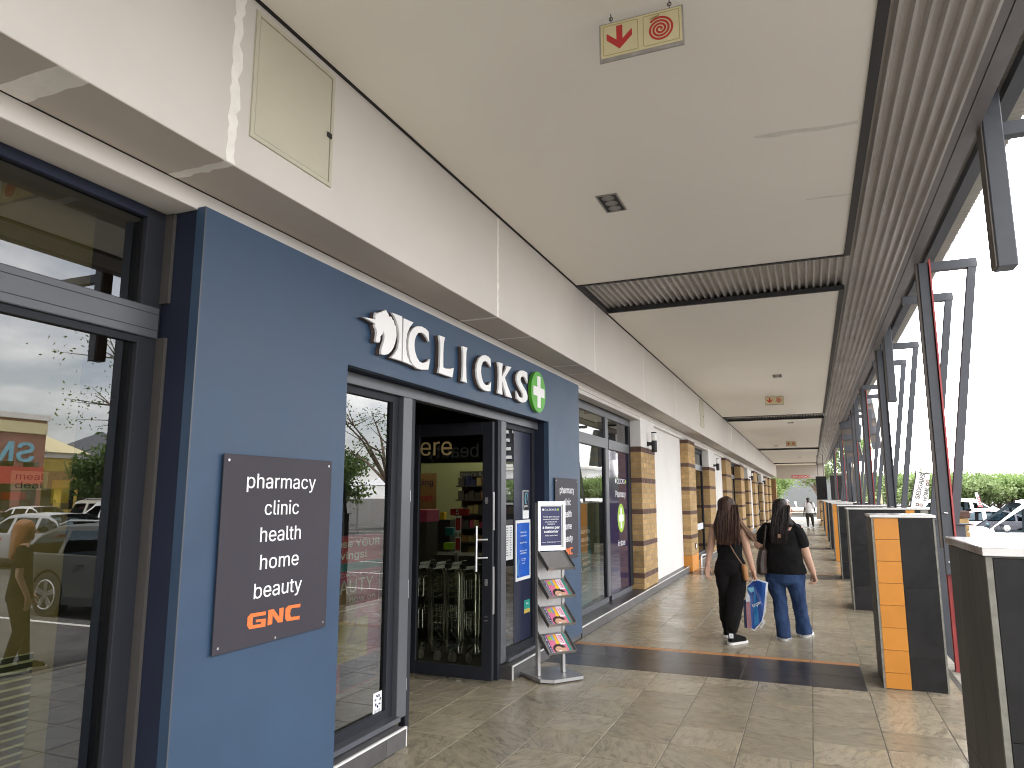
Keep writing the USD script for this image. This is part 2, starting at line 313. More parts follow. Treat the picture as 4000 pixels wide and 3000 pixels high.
M['payred'] = mat('pay_sign_red', (0.55, 0.10, 0.085), 0.5)
M['tube'] = glow('lit_lamp_tube', (1.0, 0.97, 0.80), 8.0)
M['rubber'] = mat('tyre_rubber', (0.018, 0.018, 0.018), 0.8)
M['headlamp'] = mat('headlamp_lens', (0.7, 0.72, 0.75), 0.1, spec=0.8)
M['taillamp'] = mat('tail_lamp_red', (0.45, 0.02, 0.02), 0.2)
M['bumper'] = mat('black_trim_plastic', (0.02, 0.02, 0.021), 0.6)

# slate-look floor tile: layered ridges, olive / tan clouds, wet-looking gloss
def slate(name, base, tan, dark, rough, relief=1.0, rand=0.16):
    nd = {'tc': ('geometry', {}), 'oi': ('object_info', {}),
        'k': ('math', {'math_type': 'multiply', 'value2': 53.0}), 'cb': ('combine_xyz', {}),
        'rz': ('math', {'math_type': 'multiply', 'value2': 2.4}), 'cr': ('combine_xyz', {}),
        'mp': ('mapping', {'scale': (1, 1, 1)}), 'mp2': ('mapping', {'scale': (1.0, 3.6, 1.0)}),
        'n1': ('noise_texture', {'scale': 2.6, 'detail': 4.0, 'roughness': 0.6, 'distortion': 0.8}),
        'n2': ('noise_texture', {'scale': 6.5, 'detail': 9.0, 'roughness': 0.72, 'distortion': 1.1}),
        'n3': ('noise_texture', {'scale': 70.0, 'detail': 3.0}),
        'r1': ('rgb_ramp', {'ramp': [(0.3, base), (0.55, base), (0.75, tan)]}),
        'r2': ('rgb_ramp', {'ramp': [(0.34, (1, 1, 1)), (0.45, (0.42, 0.42, 0.42)), (0.53, (0, 0, 0))]}),
        'mx': ('mix_color', {'b': dark}), 'mr': ('map_range', {'to_min': 1 - rand, 'to_max': 1 + rand}), 'hs': ('hsv', {}),
        'ad': ('math', {'math_type': 'multiply_add', 'value2': 0.12}), 'bu': ('bump', {'strength': 0.85 * relief, 'distance': 0.0042}),
        'rr': ('map_range', {'from_min': 0.35, 'from_max': 0.65, 'to_min': rough - 0.09 * relief, 'to_max': rough + 0.12 * relief}),
        'sc': ('math', {'math_type': 'multiply', 'value2': 0.8}),
        'p': ('principled_bsdf', {'specular_ior_level': 0.5})}
    ln = [('oi.random', 'k.value1'), ('k.value', 'cb.x'), ('k.value', 'cb.y'), ('oi.random', 'rz.value1'), ('rz.value', 'cr.z'),
        ('tc.position', 'mp.vector'), ('cb.vector', 'mp.location'), ('cr.vector', 'mp.rotation'), ('mp.vector', 'mp2.vector'),
        ('mp.vector', 'n1.vector'), ('mp2.vector', 'n2.vector'), ('mp.vector', 'n3.vector'), ('n1.fac', 'r1.fac'), ('n2.fac', 'r2.fac'),
        ('r2.color', 'sc.value1'), ('sc.value', 'mx.fac'), ('r1.color', 'mx.a'), ('oi.random', 'mr.value'), ('mr.result', 'hs.value'), ('mx.result', 'hs.color'), ('hs.color', 'p.base_color'),
        ('n3.fac', 'ad.value1'), ('n2.fac', 'ad.value3'), ('ad.value', 'bu.height'), ('bu.normal', 'p.normal'), ('n1.fac', 'rr.value'), ('rr.result', 'p.roughness')]
    return usdkit.material(stage, LK + name, nd, ln, surface='p.BSDF')
M['slate'] = slate('slate_floor_tile', (0.315, 0.270, 0.192), (0.36, 0.28, 0.17), (0.115, 0.098, 0.072), 0.21, 0.75)
M['bandtile'] = slate('black_floor_tile', (0.024, 0.021, 0.022), (0.029, 0.025, 0.024), (0.019, 0.017, 0.017), 0.27, 0.15, 0.15)
M['bandorange'] = slate('orange_floor_tile', (0.50, 0.22, 0.075), (0.52, 0.25, 0.09), (0.42, 0.18, 0.06), 0.36, 0.2, 0.06)
M['stripes'] = usdkit.material(stage, LK + 'striped_stocking', {'tc': ('geometry', {}), 's': ('separate_xyz', {}), 'm': ('math', {'math_type': 'multiply', 'value2': 190.0}), 'sn': ('math', {'math_type': 'sine'}), 'r': ('rgb_ramp', {'ramp': [(0.0, (0.06, 0.06, 0.035)), (0.5, (0.06, 0.06, 0.035)), (0.62, (0.66, 0.60, 0.38)), (1, (0.66, 0.60, 0.38))]}), 'p': ('principled_bsdf', {'roughness': 0.8})},
    [('tc.position', 's.vector'), ('s.z', 'm.value1'), ('m.value', 'sn.value1'), ('sn.value', 'r.fac'), ('r.color', 'p.base_color')], surface='p.BSDF')
def paint(name, col): return mat('car_paint_' + name, col, 0.3, coat=0.6, spec=0.5)

# ------------------------------------------------------------------ ground and arcade floor
PARK = -0.25
g = MB()
N = 24
xs = np.concatenate([[1.2], np.linspace(6, 60, 10), [120, 300, 900]]); ys = np.concatenate([[-300, -60], np.linspace(-20, 100, 13), [200, 400, 900]])
gv = [(x, y, PARK) for x in xs for y in ys]; ny = len(ys)
g.add(gv, [(i * ny + j, (i + 1) * ny + j, (i + 1) * ny + j + 1, i * ny + j + 1) for i in range(len(xs) - 1) for j in range(ny - 1)])
xs2 = [-900, -200, -60, -14.2]
g.add([(x, y, PARK) for x in xs2 for y in ys], [(i * ny + j, (i + 1) * ny + j, (i + 1) * ny + j + 1, i * ny + j + 1) for i in range(3) for j in range(ny - 1)])
g.add([(-14.2, 57.5, PARK), (1.2, 57.5, PARK), (1.2, 900, PARK), (-14.2, 900, PARK)], [(0, 1, 2, 3)])
g.add([(-14.2, -300, PARK), (1.2, -300, PARK), (1.2, -12, PARK), (-14.2, -12, PARK)], [(0, 1, 2, 3)])
obj('/World', 'ground', g, M['asphalt'], kind='structure')

floor = thing('floor', kind='structure')
obj(floor, 'bedding', Box(-4.2, 1.14, -11.5, 57.3, -0.30, -0.0035), M['grout'])
XL = [-2.612, -2.348, -1.8965, -1.445, -0.9935, -0.542, -0.0905, 0.361, 0.8125, 1.088]
YB, bands = [], [(7.165, 8.28), (16.2, 17.33), (25.3, 26.42), (34.4, 35.5), (43.5, 44.6), (52.6, 53.7)]
def rows(a, b, p, back=False):
    out = []
    if back:
        y = b
        while y > a + 1e-6: out.append((max(a, y - p), y)); y -= p
    else:
        y = a
        while y < b - 1e-6: out.append((y, min(b, y + p))); y += p
    return out
R = rows(-11.4, 6.91, 0.4335, True) + [(6.91, 7.165)]
prev = 8.28
for b0, b1 in bands[1:] + [(57.25, 58)]:
    R += rows(prev, b0, 0.437); prev = b1
GAP = 0.0030
def tile_mesh(x0, x1, y0, y1, z=0.0, t=0.014, b=0.0018, mb=None):
    x0 += GAP; x1 -= GAP; y0 += GAP; y1 -= GAP
    mb = mb or MB()
    v = [(x0, y0, z - t), (x1, y0, z - t), (x1, y1, z - t), (x0, y1, z - t), (x0, y0, z - b), (x1, y0, z - b), (x1, y1, z - b), (x0, y1, z - b),
         (x0 + b, y0 + b, z), (x1 - b, y0 + b, z), (x1 - b, y1 - b, z), (x0 + b, y1 - b, z)]
    return mb.add(v, [(0, 1, 5, 4), (1, 2, 6, 5), (2, 3, 7, 6), (3, 0, 4, 7), (4, 5, 9, 8), (5, 6, 10, 9), (6, 7, 11, 10), (7, 4, 8, 11), (8, 9, 10, 11)])
cells = []
for y0, y1 in R:
    xl = list(XL)
    if 4.45 < y1 and y0 < 6.33: xl = [-4.154, -3.7025, -3.251, -2.7995] + XL[1:] if (y0 > 4.3 and y1 < 6.5) else xl
    for x0, x1 in zip(xl, xl[1:]):
        cells.append((x0, x1, y0, y1))
near = sorted([c for c in cells if c[2] > 3.9 and not (c[0] > 0.45 and any(abs(c[2] - p) < 0.3 for p in ()))], key=lambda c: c[2])[:262]
far = [c for c in cells if c not in set(near)]
jr = random.Random(3)
for c in near:
    obj(floor, 'tile', tile_mesh(*c, z=jr.uniform(-0.0006, 0.0006)), M['slate'])
fm = MB()
for c in far: tile_mesh(*c, mb=fm)
obj(floor, 'distant_tiles', fm, M['slate'], kind='stuff')
fb, fo = MB(), MB()
for bi, (b0, b1) in enumerate(bands):
    ob = b1 - 0.115
    for x0, x1 in ((-2.612, -1.932), (-1.932, -0.707), (-0.707, -0.107), (-0.107, 0.345)):
        for ya, yb in ((b0, (b0 + ob) / 2), ((b0 + ob) / 2, ob)):
            if bi == 0: obj(floor, 'black_tile', tile_mesh(x0, x1, ya, yb - (0.0 if yb == ob else -0.002)), M['bandtile'])
            else: tile_mesh(x0, x1, ya, yb, mb=fb)
    for x0, x1 in ((-2.612, -1.932), (-1.932, -1.316), (-1.316, -0.707), (-0.707, -0.107), (-0.107, 0.345)):
        if bi == 0: obj(floor, 'orange_tile', tile_mesh(x0, x1, ob, b1), M['bandorange'])
        else: tile_mesh(x0, x1, ob, b1, mb=fo)
    for x0, x1 in ((0.345, 0.8125), (0.8125, 1.088)):
        for ya, yb in ((b0, b0 + 0.43), (b0 + 0.43, b0 + 0.86), (b0 + 0.86, b1)):
            if bi == 0: obj(floor, 'tile', tile_mesh(x0, x1, ya, yb), M['slate'])
            else: tile_mesh(x0, x1, ya, yb, mb=fm)
obj(floor, 'distant_black_tiles', fb, M['bandtile'], kind='stuff')
obj(floor, 'distant_orange_tiles', fo, M['bandorange'], kind='stuff')
kerb = thing('kerb', kind='structure')
y = -11.5
while y < 57.2:
    obj(kerb, 'kerb_stone', BB(1.0925, 1.243, y, min(57.25, y + 0.895), PARK - 0.05, -0.004, b=0.012), M['kerb'])
    y += 0.9

# ------------------------------------------------------------------ arcade building: bulkhead, walls, plinth, far lintel, roof mass
bld = thing('arcade_building', 'cream plastered shopping arcade building with deep bulkhead running along the whole walkway', 'building')
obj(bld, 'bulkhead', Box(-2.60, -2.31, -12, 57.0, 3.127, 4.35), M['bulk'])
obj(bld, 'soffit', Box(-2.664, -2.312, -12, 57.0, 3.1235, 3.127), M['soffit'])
obj(bld, 'shadow_line', MB().box(-2.309, -2.297, -12, 57.0, 3.99, 4.02).box(-2.664, -2.652, -12, 57.0, 3.1205, 3.1235), M['gap'])
obj(bld, 'wall_band', Box(-2.86, -2.66, -12, 57.0, 3.028, 3.125), M['bulk'])
obj(bld, 'upper_wall', MB().box(-3.1, -2.60, -12, 57.0, 3.13, 5.2).box(-14, -3.1, -12, 57.0, 4.2, 4.5).box(-14.1, -13.9, -12, 57.0, -0.3, 4.2).box(-14, -3.1, 56.8, 57.0, -0.3, 4.2).box(-14, -3.0, -12.2, -12, -0.3, 5.0), M['plaster'])
# white filler lines left on the bulkhead joints
def filler(parent, y, w, z0, z1, seed, name='joint_filler'):
    r = random.Random(seed); n = 26; L, Rr = [], []
    for i in range(n):
        z = z0 + (z1 - z0) * i / (n - 1); L.append((y - w / 2 + r.uniform(-w * .16, w * .16), z)); Rr.append((y + w / 2 + r.uniform(-w * .3, w * .3), z))
    obj(parent, name, MB().prism(L + Rr[::-1], lambda u, v, d: (-2.31 + d, u, v), 0.0003, 0.0012), M['filler'])
for k, (y, w) in enumerate(((2.285, 0.052), (5.27, 0.035), (8.19, 0.022), (10.96, 0.02), (13.86, 0.018))):
    filler(bld, y, w, 3.128, 3.985 if k != 0 else 3.985, k)
    rr = random.Random(50 + k); ptsA = [(-2.652 + 0.34 * i / 9, y + 0.0 - w / 2 + rr.uniform(-.004, .004)) for i in range(10)]; ptsB = [(a, b + w * (0.9 + rr.uniform(-.1, .2))) for a, b in ptsA]
    obj(bld, 'joint_filler', MB().prism(ptsA + ptsB[::-1], lambda u, v, d: (u, v, 3.1235 - d), 0.0003, 0.001), M['filler'])
for k, y in enumerate((1.55, 6.05, 7.6)):
    rr = random.Random(80 + k); w = 0.03 if k else 0.12; ptsA = [(-2.652 + 0.34 * i / 9, y - w / 2 + rr.uniform(-.003, .003)) for i in range(10)]; ptsB = [(a, b + w * 0.95 + rr.uniform(-.004, .005)) for a, b in ptsA]
    obj(bld, 'joint_filler', MB().prism(ptsA + ptsB[::-1], lambda u, v, d: (u, v, 3.1235 - d), 0.0003, 0.001), M['filler'])
# damp streaks far down the bulkhead (grey vertical patches)
for y, w, z0 in ((24.4, 0.25, 3.45), (29.5, 0.14, 3.4), (34.5, 0.3, 3.35), (41.5, 0.25, 3.3)):
    obj(bld, 'patch', MB().prism([(y, z0), (y + w, z0 + 0.03), (y + w, 3.98), (y, 3.98)], lambda u, v, d: (-2.31 + d, u, v), 0.0003, 0.001), M['smear'])
# far lintel with the pay station sign
obj(bld, 'end_lintel', Box(-2.308, 1.0, 57.0, 57.35, 3.01, 4.35), M['soffit'])
obj(bld, 'end_wall', Box(-2.66, -2.36, 56.2, 57.3, 0, 3.02), M['postorange'])

hs_ = MB()
# plinth: black skirting tiles with a pale edge trim
def plinth(y0, y1, x_front=-2.612, top=0.128, step=0.6):
    y = y0
    while y < y1 - 1e-6:
        ye = min(y1, y + step)
        obj(bld, 'plinth_tile', BB(-2.86, x_front, y + 0.0015, ye - 0.0015, 0.001, top - 0.004, b=0.002), M['plinth'])
        y = ye
    obj(bld, 'edge_trim', Box(x_front - 0.012, x_front + 0.003, y0, y1, top - 0.012, top), M['trimwhite'])
plinth(-2.0, 2.445)
plinth(2.45, 3.60, -2.630)
plinth(3.605, 4.45)
obj(bld, 'edge_trim', Box(-2.622, -2.609, 4.448, 4.456, 0.002, 0.128), M['trimwhite'])
plinth(6.335, 7.345)
obj(bld, 'edge_trim', Box(-2.622, -2.609, 6.329, 6.337, 0.002, 0.128), M['trimwhite'])
obj(bld, 'plinth_tile', BB(-2.86, -2.622, 7.35, 8.482, 0.001, 0.10, b=0.002), M['plinth'])
plinth(8.487, 16.70, step=1.2)
plinth(17.8, 56.0, step=4.0)
obj(bld, 'plinth_ledge', MB().box(-2.86, -2.626, 8.49, 16.7, 0.1245, 0.1265), M['plinth'])

# walls between windows
def wall(y0, y1, z0, z1, x=-2.665, m='whitewall', name='wall_panel', back=-3.0): return obj(bld, name, Box(back, x, y0, y1, z0, z1), M[m])
SHORT = [(12.25, 13.42), (21.2, 22.6), (35.0, 36.4), (45.0, 46.2)]
TALL = [(16.75, 17.78, -2.612), (25.1, 26.8, -2.612), (30.6, 32.2, -2.612), (38.3, 40.4, -2.612), (48.2, 50.0, -2.612), (52.2, 54.6, -2.612)]
for a, b in SHORT: wall(a + 0.002, b, 2.52, 3.027, -2.668)
for a, b in ((13.42, 16.75), (22.6, 25.1), (36.4, 38.3), (46.2, 48.2)):
    wall(a + 0.002, b - 0.002, 0.127, 2.985, -2.74, 'whitewall')
    wall(a + 0.002, b - 0.002, 2.986, 3.027, -2.67, 'whitewall', 'lintel')
for a, b in ((8.49, 12.25), (17.78, 21.2), (26.8, 30.6), (32.2, 35.0), (40.4, 45.0), (50.0, 52.2), (54.6, 56.2)):
    wall(a + 0.002, b - 0.002, 2.975, 3.027, -2.672, 'bulk', 'lintel', -2.83)
for a, b, x in TALL: wall(a + 0.002, b - 0.002, 2.975, 3.027, -2.69, 'bulk', 'lintel')
wall(-2, 2.45, 3.0265, 3.030, -2.664, 'bulk', 'lintel', -2.86)
wall(-12, -2, 0, 3.03, -2.66)

# ------------------------------------------------------------------ brick columns
def column(y0, y1, xf, z0, z1, label, fine=True, topcourse=True, foot=None):
    t = thing('brick_column', label, 'column', (0, 0, 0))
    depth = 0.30
    obj(t, 'mortar_core', Box(xf - depth + 0.004, xf - 0.004, y0 + 0.004, y1 - 0.004, z0, z1 - 0.006), M['mortar'])
    ch = 0.0898; n = int(round((z1 - z0) / ch)); ch = (z1 - z0) / n
    L = y1 - y0; nb = max(2, int(round(L / 0.39)))
    tanb, brn = MB(), MB()
    for i in range(n):
        k = n - 1 - i                                             # courses counted from the top
        brown = (k % 6 == 0)
        za, zb = z0 + i * ch + 0.004, z0 + (i + 1) * ch - 0.004
        if brown: cuts = np.linspace(y0, y1, nb * 3 + 1)
        else:
            w = L / nb
            cuts = np.linspace(y0, y1, nb + 1) if i % 2 == 0 else np.concatenate([[y0], np.linspace(y0 + w / 2, y1 - w / 2, nb), [y1]])
        for ya, yb in zip(cuts, cuts[1:]):
            pr = rng.uniform(-0.002, 0.002) + (0.003 if brown else 0)
            a = (xf - depth + 0.001, xf + pr, ya + (0.004 if ya > y0 + 1e-6 else 0), yb - (0.004 if yb < y1 - 1e-6 else 0), za, zb)
            if fine: obj(t, 'brown_brick' if brown else 'brick', BB(*a, b=0.004), M['brownbrick' if brown else 'tanbrick'])
            else: (brn if brown else tanb).box(*a)
    if not fine:
        obj(t, 'brick', tanb, M['tanbrick'], kind='stuff'); obj(t, 'brown_brick', brn, M['brownbrick'], kind='stuff')
    return t
column(12.25, 13.42, -2.665, 0.127, 2.515, 'short tan brick column with brown bands right of the purple pharmacy window, below the first wall lamp')
c2 = column(16.752, 17.78, -2.555, 0.36, 2.972, 'tall tan brick column with brown bands and orange tiled foot beyond the long white wall panel')
ft = MB()
for ya, yb in ((16.752, 17.09), (17.09, 17.43), (17.43, 17.78)):
    obj(c2, 'foot_tile', BB(-2.85, -2.55, ya + .002, yb - .002, 0.002, 0.356, b=0.003), M['orangetile'], label='orange foot tile of the brick column')
obj(c2, 'socket_plate', BB(-2.552, -2.540, 17.28, 17.44, 0.47, 0.60, b=0.003), M['black'], label='black framed socket box on the brick column')
obj(c2, 'socket_cover', BB(-2.5405, -2.536, 17.30, 17.42, 0.49, 0.58, b=0.002), M['white'])
column(21.2, 22.6, -2.665, 0.10, 2.515, 'short tan brick column under the second wall lamp, beside the glazed shop door', fine=False)
column(25.1, 26.8, -2.60, 0.0, 2.972, 'tall tan brick column behind the head of the woman with long brown hair', fine=False)
column(30.6, 32.2, -2.60, 0.0, 2.972, 'tall tan brick column nearer than the tall dark doorway', fine=False)
column(35.0, 36.4, -2.665, 0.0, 2.515, 'short tan brick column just past the tall dark doorway', fine=False)
column(38.3, 40.4, -2.60, 0.0, 2.972, 'wide tall brick column beyond the third wall lamp', fine=False)
column(45.0, 46.2, -2.665, 0.0, 2.515, 'short brick column far along the arcade between two dark windows', fine=False)
column(48.2, 50.0, -2.60, 0.0, 2.972, 'second last tall brick column before the orange end wall', fine=False)
column(52.2, 54.6, -2.60, 0.0, 2.972, 'last brick column of the arcade next to the orange end wall', fine=False)
hb = MB().tube([(-2.50, 17.75, 0.0), (-2.50, 17.75, 0.24), (-2.50, 17.80, 0.285), (-2.42, 18.45, 0.285), (-2.42, 18.5, 0.24), (-2.42, 18.5, 0.0)], 0.03, 10)
t = thing('hoop_rail', 'low pale tubular hoop rail standing on the floor by the orange column foot', 'rail'); obj(t, 'hoop', hb, M['alu'], True)
obj(t, 'foot_plate', MB().bbox(-2.56, -2.44, 17.69, 17.81, 0.001, 0.014).bbox(-2.48, -2.36, 18.44, 18.56, 0.001, 0.014), M['alu'])

# ------------------------------------------------------------------ ceiling
ceil = thing('ceiling', kind='structure')
SLOTS = [(7.46, 8.71), (21.9, 23.15), (36.9, 38.1), (52.9, 54.1)]
PAN = [(-12, 7.46), (8.71, 21.9), (23.15, 36.9), (38.1, 52.9), (54.1, 57.0)]
for i, (a, b) in enumerate(PAN):
    cuts = [a, b] if i != 1 else [a, 13.3, b]
    for ya, yb in zip(cuts, cuts[1:]):
        obj(ceil, 'ceiling_panel', Box(-2.294, 0.436, ya + (0.001 if ya != a else 0), yb - (0.001 if yb != b else 0), 4.0, 4.036), M['ceil'])
    tr = MB().box(0.437, 0.492, a, b, 3.988, 4.044)
    if i: tr.box(-2.294, 0.4365, a - 0.008, a + 0.026, 3.986, 4.040)
    if i < 4: tr.box(-2.294, 0.4365, b - 0.026, b + 0.008, 3.986, 4.040)
    obj(ceil, 'edge_trim', tr, M['trim'])
for a, b in SLOTS: obj(ceil, 'edge_trim', Box(-2.296, -2.26, a + 0.0085, b - 0.0085, 3.986, 4.040), M['trim'])
for pts in ([(2945, 533), (3010, 520), (3100, 505), (3190, 497), (3270, 485), (3350, 470), (3350, 482), (3270, 497), (3190, 512), (3110, 518), (3030, 535), (2945, 540)],
            [(3150, 778), (3210, 768), (3280, 760), (3332, 755), (3332, 760), (3280, 766), (3210, 774), (3150, 782)]):
    q = [on(x, y, Z=4.0)[:2] for x, y in pts]
    obj(ceil, 'filler_smear', MB().prism([tuple(p) for p in q], lambda u, v, d: (u, v, 4.0 - d), 0.0003, 0.001), M['smear'])

# ------------------------------------------------------------------ canopy roof
roof = thing('canopy_roof', 'grey corrugated canopy roof over the walkway with dark edge beam and pale ribbed outer edge', 'roof')
def corr(x0, x1, y0, y1, z, pitch, amp, along='y', th=0.001, seg=8):
    L = (x1 - x0) if along == 'y' else (y1 - y0)
    if along == 'y':
        k = np.arange(int(L / pitch) + 1)[:, None] * pitch; t = (k + pitch * np.array([0.0, 0.12, 0.30, 0.50, 0.68, 0.90])).ravel(); h = np.tile(amp * np.array([1, .9, -1, -1, .9, 1.0]), len(k)); n = len(t) - 1
    else:
        n = int(L / pitch * seg); t = np.linspace(0, L, n + 1); h = amp * np.cos(2 * math.pi * t / pitch)
    mb = MB(); v = []
    for a, b in zip(t, h):
        for e in (0, 1):
            for d in (0, th):
                v.append((x0 + a, (y0, y1)[e], z + b + d) if along == 'y' else ((x0, x1)[e], y0 + a, z + b + d))
    f = []
    for i in range(n):
        o = i * 4
        f += [(o, o + 4, o + 6, o + 2), (o + 1, o + 3, o + 7, o + 5)]
    f = np.array(f)
    if along != 'y': f = f[:, ::-1]
    f = f[:, ::-1]
    return mb.add(v, f)
for a, b in ((-12, -2), (-2, 5.2), (5.203, 12.2), (12.203, 20), (20.003, 30), (30.003, 42), (42.003, 57)):
    obj(roof, 'corrugated_sheet', corr(-2.3, 1.03, a, b, 4.07, 0.0762, 0.022), M['sheet'])
obj(roof, 'roof_cover', Box(-3.1, 1.5, -12, 57, 4.42, 4.46), M['sheet'])
obj(roof, 'edge_beam', MB().box(1.0, 1.066, -12, 57, 4.055, 4.30).box(1.071, 1.165, -12, 57, 4.05, 4.30), M['beam'])
obj(roof, 'beam_lip', Box(1.0665, 1.0705, -12, 57, 4.06, 4.2), M['gap'])
obj(roof, 'purlin', Box(1.33, 1.425, -12, 57, 4.26, 4.335), M['steel'])
obj(roof, 'flashing', Box(1.4255, 1.455, -12, 57, 4.325, 4.338), M['sheetpale'])
obj(roof, 'outer_sheet', corr(1.0, 1.565, -6, 57, 4.352, 0.0762, 0.009, 'x', seg=6), M['sheetpale'], 40)

# ------------------------------------------------------------------ steel frames of the canopy
def canopy_frame(loc, label, group='outward leaning canopy frames'):
    t = thing('canopy_support', label, 'steel frame', loc, group=group)
    obj(t, 'arm', MB().box(1.166, 1.70, -0.04, 0.04, 3.975, 4.065), M['steel'])
    p = MB(); a, b = (1.655, 4.065), (1.06, PARK)
    h = 0.036
    v = [(a[0] - h, -h, a[1] - .0905), (a[0] + h, -h, a[1] - .0905), (a[0] + h, h, a[1] - .0905), (a[0] - h, h, a[1] - .0905)]
    w = [(1.29 - h, -h, 1.40), (1.29 + h, -h, 1.40), (1.29 + h, h, 1.40), (1.29 - h, h, 1.40)]
    p.add(v + w, [(0, 1, 2, 3), (7, 6, 5, 4), (0, 4, 5, 1), (1, 5, 6, 2), (2, 6, 7, 3), (3, 7, 4, 0)])
    obj(t, 'leaning_post', p, M['steel'])
    obj(t, 'bolt_plate', MB().bbox(1.20, 1.42, -0.08, 0.08, 1.385, 1.399), M['steel'])
    obj(t, 'stub_pier', MB().bbox(1.23, 1.37, -0.06, 0.06, PARK, 1.384), M['steel'])
    return t
FY = [8.3, 9.65, 12.6, 14.2, 17.2, 18.8, 21.9, 23.4, 26.5, 28.0, 31.2, 32.7, 35.8, 37.3]
t = thing('canopy_bracket', 'grey steel arm reaching outwards beside the nearest hanging stub', 'steel arm'); obj(t, 'arm', Box(1.2855, 1.95, 5.22, 5.30, 3.975, 4.065), M['steel'])
f0 = canopy_frame((0, FY[0], 0), 'leaning grey canopy frame beside the red backed steel post, tallest in view', None)
NTH = 'third fourth fifth sixth seventh eighth ninth tenth eleventh twelfth thirteenth fourteenth fifteenth sixteenth seventeenth eighteenth nineteenth'.split()
for i, y in enumerate(FY[1:], 1):
    copy(f0, (0, y - FY[0], 0) if False else (0, y, 0), 0, 'leaning grey canopy frame partly hidden behind the red backed steel post' if i == 1 else f'{NTH[i - 2]} leaning grey canopy frame, counted outwards from the nearest one', 'row of leaning canopy frames')
def post(loc, label, red=True, group=None):
    t = thing('steel_post', label, 'post', loc, group=group)
    obj(t, 'cover_channel', MB().bbox(1.168, 1.252, 0.0, 0.012, 0.91, 4.049, b=0.002).box(1.168, 1.176, 0.0125, 0.066, 0.91, 4.049), M['steel'])
    obj(t, 'side_channel', MB().bbox(1.14, 1.167, 0.02, 0.066, 1.16, 4.049, b=0.002), M['steelside'])
    obj(t, 'bolt', MB().tube([(1.19, -0.012, 1.03), (1.225, -0.012, 1.026)], 0.006, 6).tube([(1.19, -0.012, 1.27), (1.225, -0.012, 1.266)], 0.006, 6).tube([(1.19, -0.012, 1.50), (1.225, -0.012, 1.496)], 0.006, 6), M['alu'])
    c = M['red'] if red else M['steel']
    obj(t, 'red_column' if red else 'inner_column', MB().box(1.185, 1.275, 0.070, 0.080, PARK, 4.05).box(1.225, 1.235, 0.0805, 0.1495, PARK, 4.05).box(1.185, 1.275, 0.150, 0.160, PARK, 4.05).box(1.262, 1.276, -0.02, 0.0695, 0.5, 4.08), c)
    return t
p0 = post((0, 8.2, 0), 'vertical grey steel post with red column behind it, beside the orange striped pier')
for y, lab in ((17.6, 'second grey steel post with a red edge, beyond the third tiled pier'), (22.0, 'third grey and red steel post along the walkway edge'), (31.0, 'fourth grey and red steel post far along the walkway'), (40.5, 'farthest grey and red steel post before the dark panels')):
    copy(p0, (0, y, 0), 0, lab)
p1 = post((-0.03, 13.0, 0), 'plain grey steel post without red, behind the hanging stub', red=False)
copy(p1, (0, 26.6, 0), 0, 'plain grey steel post far along between two red edged posts')
def stub(loc, label):
    t = thing('hanging_stub', label, 'steel stub', loc)
    obj(t, 'box_section', MB().bbox(1.175, 1.285, 0.0, 0.13, 3.085, 4.30, b=0.006), M['steel'])
    obj(t, 'side_plate', MB().bbox(1.163, 1.1745, 0.01, 0.125, 3.09, 4.30, b=0.002), M['steelside'])
    return t
s0 = stub((0, 5.17, 0), 'thick grey steel stub hanging from the canopy edge near the top right corner')
for y, lab in ((12.1, 'second hanging grey steel stub, in front of a plain post'), (20.7, 'third hanging grey steel stub, further along the canopy edge'), (27.2, 'fourth and smallest hanging steel stub')): copy(s0, (0, y, 0), 0, lab)

